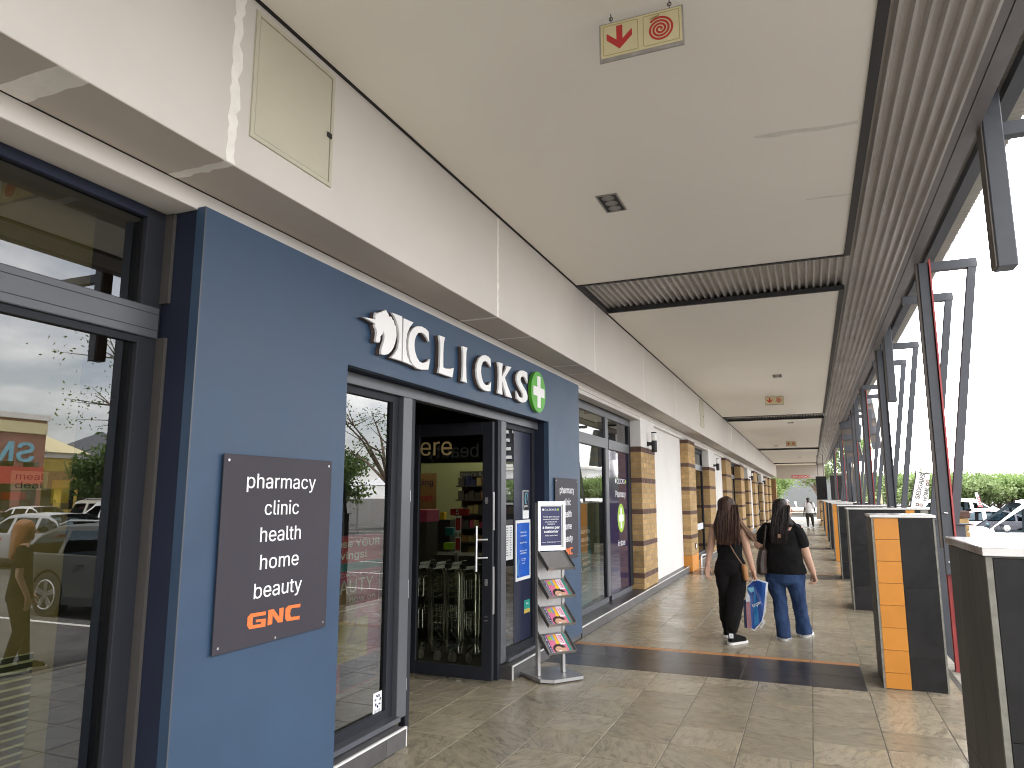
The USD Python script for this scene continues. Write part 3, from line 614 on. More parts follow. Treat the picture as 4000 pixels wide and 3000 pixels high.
# ------------------------------------------------------------------ tiled piers
H_P = 1.47
def pier(y0, xr, label, orange=False, patch=False, depth=0.67, fine=True):
    t = thing('tiled_pier', label, 'pier', (0, y0, 0))
    x0 = 0.492
    obj(t, 'core', Box(x0 + 0.006, xr - 0.006, 0.006, depth - 0.006, PARK, H_P - 0.002), M['pgrout'])
    cols = [(x0 + 0.014, 0.703, 'o'), (0.708, xr - 0.014, 'b')] if orange else [(x0 + 0.014, x0 + 0.625, 'b')] + ([(x0 + 0.63, min(xr - 0.014, x0 + 1.2), 'b')] if xr > x0 + 0.9 else [])
    if not orange and xr < x0 + 0.62: cols = [(x0 + 0.014, xr - 0.014, 'b')]
    for xa, xb, k in cols:
        if k == 'o':
            z = H_P - 0.004
            while z > 0.01:
                zb = max(0.004, z - 0.19); obj(t, 'orange_tile', BB(xa, xb, -0.006, 0.005, zb + 0.0016, z - 0.0016, b=0.0015), M['orangetile']); z = zb
        else:
            zs = [H_P - 0.004, 0.86, 0.27, 0.004] if orange else [H_P - 0.004, 0.93, 0.35, 0.004]
            for za, zb in zip(zs, zs[1:]):
                obj(t, 'black_tile', BB(xa, xb, -0.006, 0.005, zb + 0.0016, za - 0.0016, b=0.0015), M['blacktile'])
    if patch:
        obj(t, 'orange_tile', BB(1.27, 1.385, -0.0085, -0.0063, 1.26, H_P - 0.006, b=0.001), M['orangetile']); obj(t, 'grey_tile', BB(1.46, 1.56, -0.0085, -0.0063, 1.26, H_P - 0.006, b=0.001), M['pgrout'])
    if xr > 1.6:
        cb = MB()
        for z in np.arange(0.0, 1.35, 0.09): obj(t, 'end_brick', BB(xr - 0.01, xr + 0.36, 0.0, 0.30, z, z + 0.083, b=0.004), M['tanbrick'])
        obj(t, 'end_brick_top', BB(xr - 0.01, xr + 0.38, -0.01, 0.31, 1.36, 1.455, b=0.005), M['brownbrick'])
    # side towards the walkway: narrow upright slate strips
    n = 3
    for i in range(n):
        ya, yb = 0.012 + (depth - 0.024) * i / n, 0.012 + (depth - 0.024) * (i + 1) / n
        for za, zb in ((0.004, 0.74), (0.742, H_P - 0.004)):
            obj(t, 'side_tile', BB(x0 - 0.004, x0 + 0.0055, ya + 0.001, yb - 0.001, za, zb, b=0.0012), M['sidetile'])
    for a, b in ((x0 - 0.005, x0 + 0.0125), (xr - 0.0125, xr + 0.003)): obj(t, 'corner_trim', Box(a, b, -0.0065, 0.0105, 0.002, H_P - 0.002), M['pgrout'])
    obj(t, 'cap', BB(x0 - 0.012, xr + 0.012, -0.014, depth + 0.012, H_P, H_P + 0.026, b=0.003), M['cap'])
    obj(t, 'cap_trim', MB().box(x0 - 0.013, xr + 0.013, -0.0152, -0.0142, H_P + 0.002, H_P + 0.0245), M['trimwhite'])
    return t
pier(2.665, 1.72, 'nearest black tiled pier cut off by the right edge of the picture')
pier(7.335, 0.987, 'black tiled pier with a wide stripe of orange square tiles', orange=True)
pier(12.1, 1.70, 'black tiled pier directly behind the orange striped one, with an orange patch and brick end', patch=True)
pier(16.5, 1.70, 'second black tiled pier behind the nearest orange striped one')
pier(21.0, 0.987, 'second orange striped pier, halfway along the walkway', orange=True)
pier(25.8, 1.70, 'plain black pier just beyond the second orange striped pier')
pier(30.1, 1.70, 'plain black pier just before the farthest orange striped pier')
pier(34.9, 0.987, 'third orange striped pier, far along the walkway', orange=True)
pier(39.7, 1.70, 'plain black pier below the dark hanging panels')
t = thing('end_pier', 'tan brick pier at the far end of the row of tiled piers', 'pier')
for i in range(16):
    obj(t, 'brick_course', BB(0.45, 0.98, 46.0, 50.0, i * 0.09 + 0.002, i * 0.09 + 0.086, b=0.004), M['brownbrick' if i % 6 == 3 else 'tanbrick'])
for x0, x1, y, lab in ((0.30, 0.82, 44.0, 'dark flat panel hanging above the far piers, nearer the walkway'), (1.0, 1.62, 42.5, 'dark flat panel hanging above the far piers, on the car park side')):
    t = thing('dark_signboard', lab, 'panel', (0, y, 0)); obj(t, 'board', BB(x0, x1, -0.02, 0.02, 1.52, 2.82, b=0.004), M['blacktile']); obj(t, 'rim', MB().box(x0 - .015, x0 - .001, -.025, .025, 1.5, 2.84).box(x1 + .001, x1 + .015, -.025, .025, 1.5, 2.84), M['steel'])
    obj(t, 'hanger', MB().box(x0 + .1, x0 + .13, -.01, .01, 2.82, 4.05).box(x1 - .13, x1 - .1, -.01, .01, 2.82, 4.05), M['steel'])
# dark slatted screens seen edge on, hung from the outer frames
for (ya, xa, w, z0, z1, lab) in ((22.6, 1.80, 0.24, 3.0, 4.5, 'dark overlapping slat screen hung on the canopy frames, right hand one with bolts'), (25.0, 1.36, 0.45, 2.75, 4.0, 'dark overlapping slat screen hung between two canopy frames, left hand one')):
    t = thing('slat_screen', lab, 'screen')
    n = 7
    for i in range(n):
        a = z0 + (z1 - z0) * i / n; b = z0 + (z1 - z0) * (i + 1) / n + 0.05; dx = 0.35 * (a - z0) / (z1 - z0)
        v = MB().bar((xa - dx * .5, ya + .02 * (i % 2), a), (xa - dx * .5 - 0.03, ya + .02 * (i % 2) + .03, b), w, 0.012, up=(0, 1, 0)); obj(t, 'slat', v, M['steelside' if i % 2 else 'steel'])
    obj(t, 'rod', MB().tube([(xa + w / 2, ya - .03, z0), (xa - .17 + w / 2, ya - .03, z1)], 0.012, 6), M['steelgrey'])

# ------------------------------------------------------------------ blue shop front and glazing
def zoom(x0, y0, s): return lambda x, y: (x0 + x / s, y0 + y / s)
bs = thing('blue_shopfront', 'matt blue clad shop front wall with a recessed entrance opening', 'shopfront')
BX = -2.61
outer = Polygon([(2.45, 0.06), (8.48, 0.06), (8.48, 3.035), (2.45, 3.035)])
opening = sbox(3.64, -1, 7.352, 2.466)
face = outer.difference(opening)
obj(bs, 'cladding', MB().prism(face, lambda u, v, d: (BX - 0.055 + d, u, v), 0.0, 0.055), M['blue'])
for a, b in ((2.452, 2.47), (8.455, 8.478)): obj(bs, 'edge_return', Box(-2.86, BX - 0.0555, a, b, 0.06, 3.026), M['navy'])
obj(bs, 'reveal', MB().box(-2.87, BX - 0.0555, 3.62, 3.642, 0.13, 2.47).box(-2.87, BX - 0.0555, 7.352, 7.372, 0.13, 2.47).box(-2.87, BX - 0.0555, 3.60, 7.40, 2.466, 2.49), M['navy'])
obj(bs, 'corner_bead', MB().box(BX, BX + 0.0015, 2.4495, 2.457, 0.06, 3.035), M['frame'])
obj(bs, 'panel_joint', MB().box(BX, BX + 0.0004, 7.351, 7.354, 2.466, 2.52), M['navy'])

ent = thing('shop_entrance', 'charcoal framed glazed entrance with one door leaf standing open inwards', 'entrance')
FX = -2.735
def frame_box(p, *a, m='frame', name='frame'): return obj(p, name, BB(*a, b=0.003), M[m])
frame_box(ent, FX - 0.08, FX, 3.645, 7.35, 2.385, 2.464, name='head_frame')
frame_box(ent, FX - 0.09, FX + 0.002, 4.52, 4.645, 0.132, 2.384, name='mullion')
frame_box(ent, FX - 0.09, FX + 0.002, 6.335, 6.455, 0.132, 2.384, name='mullion')
frame_box(ent, FX - 0.06, FX - 0.004, 4.6455, 4.70, 0.0, 2.384, m='frame2', name='door_jamb')
frame_box(ent, FX - 0.06, FX - 0.004, 6.27, 6.3345, 0.0, 2.384, m='frame2', name='door_jamb')
for y0, y1 in ((3.645, 4.519), (6.4555, 7.35)):
    sl = obj(ent, 'sidelight', Box(-2.806, -2.80, y0 + 0.04, y1 - 0.04, 0.20, 2.34), M['glassshop'])
    obj(sl, 'glazing_frame', MB().box(-2.83, -2.775, y0 + 0.001, y0 + 0.045, 0.16, 2.384).box(-2.83, -2.775, y1 - 0.08, y1 - 0.001, 0.16, 2.384).box(-2.83, -2.775, y0 + 0.0455, y1 - 0.0805, 2.335, 2.384).box(-2.83, -2.775, y0 + 0.0455, y1 - 0.0805, 0.16, 0.215), M['frame2'])
    obj(sl, 'sill', MB().box(-2.79, -2.70, y0, y1, 0.1285, 0.16), M['frame'])
for z0, z1 in ((0.93, 1.06), (1.62, 1.70), (0.30, 0.38)):
    obj(ent, 'strike_plate', BB(FX - 0.05, FX - 0.0, 4.646, 4.652, z0, z1, b=0.001), M['alu'])
door = thing('door', parent=ent)
LY = 6.165
for a in ((-3.64, -3.53, 0.022, 2.36), (-2.845, -2.742, 0.022, 2.36)): obj(door, 'stile', BB(a[0], a[1], LY - 0.02, LY + 0.025, a[2], a[3], b=0.003), M['frame2'])
obj(door, 'rail', BB(-3.53, -2.845, LY - 0.02, LY + 0.025, 2.24, 2.36, b=0.003), M['frame2'])
obj(door, 'rail', BB(-3.53, -2.845, LY - 0.02, LY + 0.025, 0.022, 0.135, b=0.003), M['frame2'])
obj(door, 'glass', Box(-3.53, -2.845, LY - 0.003, LY + 0.003, 0.135, 2.24), M['glassdoor'])
obj(door, 'pull_handle', MB().tube([(-2.87, LY - 0.09, 0.98), (-2.87, LY - 0.09, 1.39)], 0.0125, 10).tube([(-2.87, LY - 0.09, 1.265), (-2.80, LY - 0.04, 1.265), (-2.79, LY - 0.02, 1.265)], 0.009, 8).tube([(-2.87, LY - 0.09, 1.10), (-2.80, LY - 0.04, 1.10), (-2.79, LY - 0.02, 1.10)], 0.009, 8), M['alu'], 40)
for z in (1.62, 0.88): obj(door, 'lock_cover', MB().tube([(-2.80, LY - 0.028, z), (-2.80, LY - 0.018, z)], 0.016, 12).box(-2.812, -2.788, LY - 0.027, LY - 0.02, z - 0.03, z + 0.03), M['steelgrey'])
for z in (0.545, 0.575):
    for x in (-2.807, -2.79): obj(door, 'screw', MB().tube([(x, LY - 0.026, z), (x, LY - 0.018, z)], 0.006, 8), M['alu'])
obj(door, 'edge_bar', MB().box(-2.741, -2.735, LY - 0.015, LY + 0.02, 1.35, 1.70).box(-2.741, -2.735, LY - 0.015, LY + 0.02, 0.6, 1.02), M['steelgrey'])
db = MB(); wtext(db, 'ere', 'Y', (-3.525, LY - 0.0035, 2.055), 0.175, depth=0.001); obj(door, 'cling_lettering', db, M['dispaper'])
db = MB(); v, f = text('beauty', 0.13); db.add([( -2.9 - p[0], LY + 0.0035 + p[2], 2.03 + p[1]) for p in v], f); obj(door, 'cling_lettering', db, M['frame'])

# stickers on the entrance glass
s = thing('navy_window_vinyl', 'dark navy vinyl covering the door side pane behind the magazine stand', 'window vinyl'); obj(s, 'vinyl', Box(-2.7985, -2.7975, 6.805, 7.268, 0.22, 2.335), M['vinylnavy'])
s = thing('blue_poster', 'blue poster in a white frame on the dark pane left of the magazine stand', 'poster')
obj(s, 'backing', BB(-2.797, -2.790, 6.84, 7.25, 0.812, 1.418, b=0.001), M['paper']); obj(s, 'print', Box(-2.7898, -2.7892, 6.868, 7.222, 0.845, 1.388), M['postblue'])
tb = MB(); X = -2.7892
for i, (w, h, ww) in enumerate((('Welcome to your', 1.285, .17), ('Dischem', 1.25, .16), ('Express Pharmacy', 1.18, .19))): wtext(tb, ('Welcome to your', 'store', 'Express Pharmacy')[i], 'X', (X, 7.05, h), 0.016, ww, center=True, depth=.0006)
for i, z in enumerate((1.10, 1.075, 1.02, 1.005, 0.975)): wtext(tb, ('See in store for', 'updates', 'for your convenience', 'we are open', 'seven days a week')[i], 'X', (X, 7.05, z), 0.014 if i < 2 else 0.009, 0.2 - .03 * i, center=True, depth=.0006)
obj(s, 'lettering', tb, M['white'])
rb = MB()
for k in range(5):
    r = 0.10 + 0.018 * k; pts = [(X + .0004, 7.0 + r * math.cos(a), 0.93 + r * math.sin(a) * .9) for a in np.linspace(2.2, 4.9, 14) if 0.85 < 0.93 + r * math.sin(a) * .9 and 6.87 < 7.0 + r * math.cos(a)]
    if len(pts) > 2: rb.tube(pts, 0.0018, 4)
obj(s, 'ring_pattern', rb, M['skyblue'])
s = thing('medical_scheme_sticker', 'small black sticker with a curved emblem and the word gems above the blue poster', 'sticker')
obj(s, 'backing', Box(-2.7972, -2.796, 7.05, 7.225, 1.43, 1.72), M['paper']); obj(s, 'print', Box(-2.7959, -2.7955, 7.06, 7.222, 1.515, 1.715), M['black'])
eb = MB().tube([(-2.795, 7.14 + .03 * math.cos(a), 1.64 + .055 * math.sin(a)) for a in np.linspace(1.2, 5.1, 14)], 0.006, 5); eb.tube([(-2.795, 7.165, 1.70), (-2.795, 7.175, 1.66), (-2.795, 7.16, 1.615)], 0.004, 5); obj(s, 'emblem', eb, M['skyblue'])
tb = MB(); wtext(tb, 'gems', 'X', (-2.7955, 7.14, 1.55), 0.024, 0.10, center=True, depth=.0006); obj(s, 'lettering', tb, M['white'])
s = thing('hours_notice', 'white printed trading hours sheet on the door side pane', 'notice')
obj(s, 'sheet', Box(-2.799, -2.7975, 6.565, 6.78, 1.04, 1.375), M['paper'])
tb = MB(); r = random.Random(5)
for i in range(12):
    z = 1.345 - i * 0.024; tb.box(-2.7974, -2.797, 6.58, 6.58 + r.uniform(.05, .09), z, z + .009); tb.box(-2.7974, -2.797, 6.70, 6.70 + r.uniform(.03, .06), z, z + .009)
obj(s, 'print_lines', tb, M['paperprint'], kind='stuff'); obj(s, 'header', Box(-2.799, -2.7975, 6.565, 6.78, 1.377, 1.43), M['black'])
s = thing('card_sticker', 'small green and yellow card sticker low on the dark side pane', 'sticker'); obj(s, 'print', Box(-2.797, -2.796, 7.08, 7.245, 0.47, 0.60), M['teal']); obj(s, 'band', Box(-2.7958, -2.7954, 7.08, 7.245, 0.47, 0.51), M['postyellow'])
tb = MB(); wtext(tb, 'kinsy', 'X', (-2.7954, 7.165, 0.555), 0.02, 0.07, center=True, depth=.0006); obj(s, 'lettering', tb, M['white'])
s = thing('guarantee_sticker', 'white sticker with blue flower emblem low on the left door side pane', 'sticker')
obj(s, 'sheet', Box(-2.7995, -2.7985, 4.325, 4.43, 0.145, 0.345), M['paper'])
eb = MB()
for k in range(7): a = k * 2 * math.pi / 7; eb.tube([(-2.7982, 4.378 + .024 * math.cos(a), .29 + .03 * math.sin(a)), (-2.7982, 4.378 + .036 * math.cos(a + .3), .29 + .043 * math.sin(a + .3))], .006, 5)
wtext(eb, 'BLUE', 'X', (-2.7985, 4.378, .212), .022, .07, center=True, depth=.0006); eb.box(-2.7984, -2.798, 4.34, 4.415, .18, .192); eb.box(-2.7984, -2.798, 4.34, 4.415, .158, .166); obj(s, 'print', eb, M['postnavy'])

# poster inside the left side pane
P = -2.845
s = thing('sale_poster', 'large red, magenta and yellow beauty sale poster behind the left door side pane', 'poster')
obj(s, 'panel', Box(P - 0.01, P, 3.66, 4.52, 0.42, 1.40), M['postpink'])
obj(s, 'red_strip', Box(P, P + .001, 3.66, 4.50, 1.225, 1.39), M['postred']); obj(s, 'orange_block', Box(P, P + .001, 3.66, 4.15, 0.86, 1.09), M['postorange'])
obj(s, 'yellow_block', Box(P, P + .0012, 3.66, 4.30, 0.60, 0.86), M['postyellow']); obj(s, 'blue_block', Box(P, P + .0008, 4.0, 4.50, 0.43, 0.60), M['postnavy'])
obj(s, 'teal_block', Box(P, P + .001, 3.66, 4.50, 1.17, 1.222), M['postteal'])
tb = MB(); X = P + .0015
wtext(tb, 'Choose YOUR', 'X', (X, 3.72, 1.325), .045, .70, depth=.0006, bold=True); wtext(tb, 'savings!', 'X', (X, 3.84, 1.25), .045, .42, depth=.0006, bold=True)
wtext(tb, 'CLICKS +', 'X', (X, 3.80, 1.135), .022, .42, depth=.0006)
wtext(tb, 'BEAUTY', 'X', (X, 3.80, 1.03), .085, .55, depth=.0006); wtext(tb, 'now on', 'X', (X, 4.08, .965), .036, .30, depth=.0006)
tb.box(X, X + .0006, 4.31, 4.43, 1.135, 1.141).box(X, X + .0006, 4.424, 4.43, .92, 1.1345).box(X, X + .0006, 3.9, 4.4235, .92, .926)
obj(s, 'lettering', tb, M['paper'])
tb = MB(); wtext(tb, 'or', 'X', (X, 3.95, .80), .04, depth=.0006); wtext(tb, '2', 'X', (X, 4.07, .72), .15, depth=.0006, bold=True); obj(s, 'lettering', tb, M['postorange'])
tb = MB()
for i, l in enumerate(('any 3 Cosmetics', 'or Hair Care', 'from the same', 'cheapest 1 FREE')): wtext(tb, l, 'X', (X, 3.76, .70 - .028 * i - .005), .017, .48 - .03 * (i % 2), depth=.0006)
obj(s, 'lettering', tb, M['black'])
tb = MB(); wtext(tb, 'other offers in-store', 'X', (X, 3.80, .47), .018, .45, depth=.0006); obj(s, 'lettering', tb, M['paperprint'])

# ------------------------------------------------------------------ left shop window
w1 = thing('shop_window', 'large charcoal framed display window reflecting parked cars, left of the blue wall', 'window')
WX = -2.85
frame_box(w1, WX - 0.06, WX, 2.335, 2.45, 0.135, 3.026, m='frame2', name='jamb')
obj(w1, 'glazing_bead', Box(WX + 0.0005, -2.795, 2.434, 2.4515, 0.135, 2.40), M['bead']); obj(w1, 'glazing_bead', Box(WX + 0.0005, -2.795, 2.434, 2.4515, 2.57, 3.02), M['bead'])
frame_box(w1, WX - 0.06, WX, -2.0, 2.334, 2.975, 3.026, m='navy', name='head')
obj(w1, 'transom', BB(WX - 0.06, WX + 0.015, -2.0, 2.43, 2.395, 2.545, b=0.004), M['frame'])
obj(w1, 'transom_groove', MB().box(WX + 0.0155, WX + 0.0162, -2.0, 2.43, 2.51, 2.513).box(WX + 0.0155, WX + 0.0162, -2.0, 2.43, 2.432, 2.435), M['frame2'])
obj(w1, 'lower_bead', Box(WX - 0.03, WX - 0.004, -2.0, 2.334, 2.362, 2.394), M['frame2'])
frame_box(w1, WX - 0.06, WX, -2.0, 2.334, 0.135, 0.21, name='sill')
obj(w1, 'pane', Box(WX - 0.032, WX - 0.026, -2.0, 2.336, 0.21, 2.363), M['glassshop'])
obj(w1, 'upper_pane', Box(WX - 0.032, WX - 0.026, -2.0, 2.336, 2.545, 2.976), M['glassshop'])

# ------------------------------------------------------------------ pharmacy window right of the blue wall
w2 = thing('pharmacy_window', 'tall charcoal window with one clear pane and one purple black pharmacy pane', 'window')
frame_box(w2, WX - 0.07, WX, 8.49, 12.245, 2.86, 2.973, name='head')
frame_box(w2, WX - 0.07, WX + .002, 10.60, 10.76, 0.20, 2.859, name='mullion')
frame_box(w2, WX - 0.07, WX + .001, 12.10, 12.247, 0.20, 2.859, m='frame2', name='jamb')
frame_box(w2, WX - 0.07, WX + .001, 8.485, 8.60, 0.20, 2.859, name='jamb')
for y0, y1 in ((8.601, 10.599), (10.761, 12.099)):
    frame_box(w2, WX - 0.07, WX + 0.012, y0, y1, 2.385, 2.535, name='transom')
    obj(w2, 'upper_pane', Box(WX - 0.032, WX - 0.026, y0, y1, 2.535, 2.86), M['glassshop'])
    frame_box(w2, WX - 0.07, WX + .012, y0, y1, 0.127, 0.205, name='sill')
    obj(w2, 'bead', MB().box(WX - .03, WX - .002, y0, y0 + .03, .205, 2.385).box(WX - .03, WX - .002, y1 - .05, y1, .205, 2.385), M['frame2'])
obj(w2, 'pane', Box(WX - 0.032, WX - 0.026, 8.63, 10.55, 0.205, 2.385), M['glassshop'])
obj(w2, 'vinyl_pane', Box(WX - 0.026, WX - 0.022, 10.79, 12.05, 0.205, 2.385), M['vinyl'], label='purple black vinyl covered pane with white pharmacy lettering')
X = WX - 0.0215
tb = MB(); wtext(tb, 'CLICKS', 'X', (X, 11.33, 1.872), .078, .53, depth=.0008); wtext(tb, 'Pharmacy', 'X', (X, 11.235, 1.655), .10, .66, depth=.0008); wtext(tb, 'in store', 'X', (X, 11.335, .885), .09, .46, depth=.0008)
tb.prism(Point(11.26, 1.911).buffer(.036), frame('X', (X, 0, 0)), 0, .0008); obj(w2, 'lettering', tb, M['white'])
obj(w2, 'cross_disc', MB().prism(Point(11.566, 1.321).buffer(0.2275, 24), frame('X', (X, 0, 0)), 0, .0008), M['lime'])
cr = sbox(11.566 - .05, 1.321 - .165, 11.566 + .05, 1.321 + .165).union(sbox(11.566 - .155, 1.321 - .055, 11.566 + .155, 1.321 + .055))
obj(w2, 'white_cross', MB().prism(cr, frame('X', (X, 0, 0)), .001, .0018), M['white'])
tb = MB().prism(Point(11.93, 1.911).buffer(.034), frame('X', (X, 0, 0)), 0, .0008); obj(w2, 'small_cross', tb, M['lime'])
s = thing('cashback_cling', 'teal and white cash back advert cling on the clear pharmacy window pane', 'window cling')
obj(s, 'teal_print', Box(-2.8835, -2.8828, 8.66, 9.80, 0.93, 1.265), M['postteal']); obj(s, 'pale_print', Box(-2.8835, -2.8828, 8.66, 9.86, 0.22, 0.928), M['skyblue'])
tb = MB(); X = -2.8826
wtext(tb, 'earn', 'X', (X, 9.20, 1.165), .06, .58, depth=.0006, bold=True); wtext(tb, 'cashback', 'X', (X, 8.80, 1.06), .06, .98, depth=.0006, bold=True); wtext(tb, 'every time you shop', 'X', (X, 8.9, 1.0), .02, .85, depth=.0006)
wtext(tb, 'spend', 'X', (X, 9.4, .83), .035, .36, depth=.0006); wtext(tb, 'earn', 'X', (X, 9.45, .75), .045, .34, depth=.0006, bold=True); wtext(tb, '1 point', 'X', (X, 9.35, .67), .045, .46, depth=.0006, bold=True)
wtext(tb, 'in-box', 'X', (X, 9.2, .46), .04, .4, depth=.0006); wtext(tb, 'delivery', 'X', (X, 9.2, .40), .04, .5, depth=.0006); obj(s, 'lettering', tb, M['white'])

# far windows and doors
def far_window(y0, y1, label, door=False):
    t = thing('far_window' if not door else 'far_doorway', label, 'window' if not door else 'doorway')
    ym = (y0 + y1) / 2
    obj(t, 'frame', MB().box(WX - .06, WX, y0, y0 + .10, .13, 2.86).box(WX - .06, WX, y1 - .10, y1, .13, 2.86).box(WX - .06, WX, ym - .07, ym + .07, .13, 2.86).box(WX - .06, WX, y0, y1, 2.861, 2.973), M['frame2'])
    for a, b in ((y0 + .101, ym - .071), (ym + .071, y1 - .101)):
        obj(t, 'transom', Box(WX - .06, WX + .012, a, b, 2.385, 2.535), M['frame'])
        obj(t, 'pane', Box(WX - .032, WX - .026, a, b, .2, 2.384), M['glassshop']); obj(t, 'upper_pane', Box(WX - .032, WX - .026, a, b, 2.536, 2.86), M['glassshop'])
        obj(t, 'sill', Box(WX - .06, WX + .01, a, b, .13, .2), M['frame'])
    if not door: obj(t, 'notice_band', Box(WX - .022, WX - .02, ym + .08, y1 - .15, .78, .95), M['bagwhite'])
far_window(17.785, 21.195, 'glazed shop window reflecting green trees, between the orange footed column and the second lamp')
far_window(26.805, 30.595, 'dark shop window beyond the long haired woman'); far_window(32.205, 34.995, 'narrow dark doorway glazing far along the arcade', True)
far_window(40.405, 44.995, 'dark shop window near the end of the arcade'); far_window(50.005, 52.195, 'last small dark shop window before the orange end wall')

# ------------------------------------------------------------------ shop interior seen through the glass
shop = thing('shop_interior', 'dim shop interior with green back wall seen through the doors and windows', 'shop interior')
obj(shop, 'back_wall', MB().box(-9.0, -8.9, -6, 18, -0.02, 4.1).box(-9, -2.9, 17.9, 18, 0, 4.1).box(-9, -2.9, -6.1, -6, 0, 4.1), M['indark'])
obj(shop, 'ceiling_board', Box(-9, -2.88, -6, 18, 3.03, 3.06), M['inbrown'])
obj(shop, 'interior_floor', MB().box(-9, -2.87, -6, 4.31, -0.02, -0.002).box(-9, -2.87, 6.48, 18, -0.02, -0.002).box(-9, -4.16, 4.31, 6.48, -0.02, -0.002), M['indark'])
obj(shop, 'green_wall', Box(-7.0, -2.9, 10.2, 10.35, 0, 3.02), M['inwall'])
obj(shop, 'bulkhead_board', Box(-9, -2.9, 7.6, 7.75, 2.06, 3.02), M['black'])
sm = MB()
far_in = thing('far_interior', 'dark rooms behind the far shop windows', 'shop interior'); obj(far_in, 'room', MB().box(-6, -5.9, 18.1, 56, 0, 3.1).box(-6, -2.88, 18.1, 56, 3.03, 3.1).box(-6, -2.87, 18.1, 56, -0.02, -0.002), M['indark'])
for i, (x, y, l) in enumerate(((-5.1, 8.6, 1.2), (-4.3, 9.6, 1.2))):
    t = thing('ceiling_lamp', ('lit strip lamp in the shop ceiling behind the door leaf', 'lit strip lamp close to the green wall in the shop')[i], 'lamp'); obj(t, 'housing', Box(x - l / 2 - .03, x + l / 2 + .03, y - .06, y + .06, 3.0, 3.028), M['white']); obj(t, 'tube', Box(x - l / 2, x + l / 2, y - .035, y + .035, 2.975, 2.999), M['tube'])
t = thing('ceiling_lamp', 'lit strip lamp seen through the upper pane of the far glazed shop window', 'lamp'); obj(t, 'housing', Box(-3.9, -3.84, 20.4, 21.6, 2.72, 2.76), M['white']); obj(t, 'tube', Box(-3.895, -3.845, 20.42, 21.58, 2.70, 2.719), M['tube'])
t = thing('hanging_poster', 'orange hanging poster with the word basket inside the shop', 'poster'); obj(t, 'sheet', Box(-5.9, -4.83, 8.9, 8.91, 1.30, 1.985), M['postorange'])
tb = MB(); wtext(tb, 'basket', 'Y', (-5.36, 8.898, 1.60), .09, .48, depth=.001, bold=True); obj(t, 'lettering', tb, M['postred']); tb = MB(); wtext(tb, 'shopping', 'Y', (-5.38, 8.898, 1.82), .08, .5, depth=.001); obj(t, 'lettering', tb, M['postnavy'])
t = thing('product_shelf', "shelf unit of small products under a men's and ladies heading inside the shop", 'shelf'); obj(t, 'header', Box(-4.79, -3.6, 9.55, 9.6, 1.95, 2.03), M['indark'])
tb = MB(); wtext(tb, "men's & ladies", 'Y', (-4.77, 9.548, 1.965), .045, .62, depth=.001); obj(t, 'lettering', tb, M['paperprint'])
obj(t, 'back_board', Box(-4.79, -3.6, 9.62, 9.66, 0.1, 1.95), M['bead']); pr = random.Random(11)
for z in np.arange(.2, 1.85, .2):
    obj(t, 'shelf_board', Box(-4.79, -3.6, 9.42, 9.62, z, z + .02), M['indark'])
    x = -4.77
    while x < -3.66:
        w = pr.uniform(.06, .12); obj(t, 'packet', Box(x, x + w * .85, 9.46, 9.56, z + .0205, z + .02 + pr.uniform(.08, .15)), M[pr.choice(['postpink', 'dispaper', 'bead', 'postorange', 'dispaper', 'postnavy', 'indark'])]); x += w
t = thing('till_counter', 'beige till counter with a red number five sign inside the shop', 'counter'); obj(t, 'counter', Box(-4.6, -3.2, 8.0, 8.5, 0, 0.95), M['bead']); obj(t, 'pole', Box(-4.02, -3.985, 7.9, 7.94, 0, 1.50), M['steelgrey'])
obj(t, 'number_sign', BB(-4.07, -3.82, 7.86, 7.9, 1.435, 1.515), M['postred']); tb = MB(); wtext(tb, '5', 'Y', (-3.985, 7.858, 1.448), .055, depth=.001); obj(t, 'lettering', tb, M['white'])
for z in (1.23, 0.99):
    obj(t, 'frame_card', BB(-4.005, -3.925, 7.87, 7.88, z, z + .19, b=.001), M['paper']); obj(t, 'card_print', Box(-3.995, -3.935, 7.866, 7.8695, z + .03, z + .175), M['postred'])
obj(t, 'tray', BB(-4.18, -4.075, 7.95, 8.1, 1.19, 1.285), M['postteal']); obj(t, 'till_box', BB(-4.20, -4.10, 7.95, 8.1, 1.02, 1.10), M['lime'])
t = thing('yellow_carton', 'small bright yellow carton on the far counter in the shop', 'carton'); obj(t, 'carton', BB(-4.56, -4.50, 8.52, 8.6, 1.36, 1.46), M['yellow']); obj(t, 'stand', Box(-4.7, -4.4, 8.5, 8.65, 0.95, 1.36), M['bead'])
t = thing('display_stack', 'dark red display stack by the hinge side of the open door', 'display'); obj(t, 'body', BB(-4.55, -4.36, 7.8, 8.1, 0.0, 1.35), M['indark']); obj(t, 'red_top', BB(-4.56, -4.35, 7.79, 8.11, 1.351, 1.50), M['postpink'])

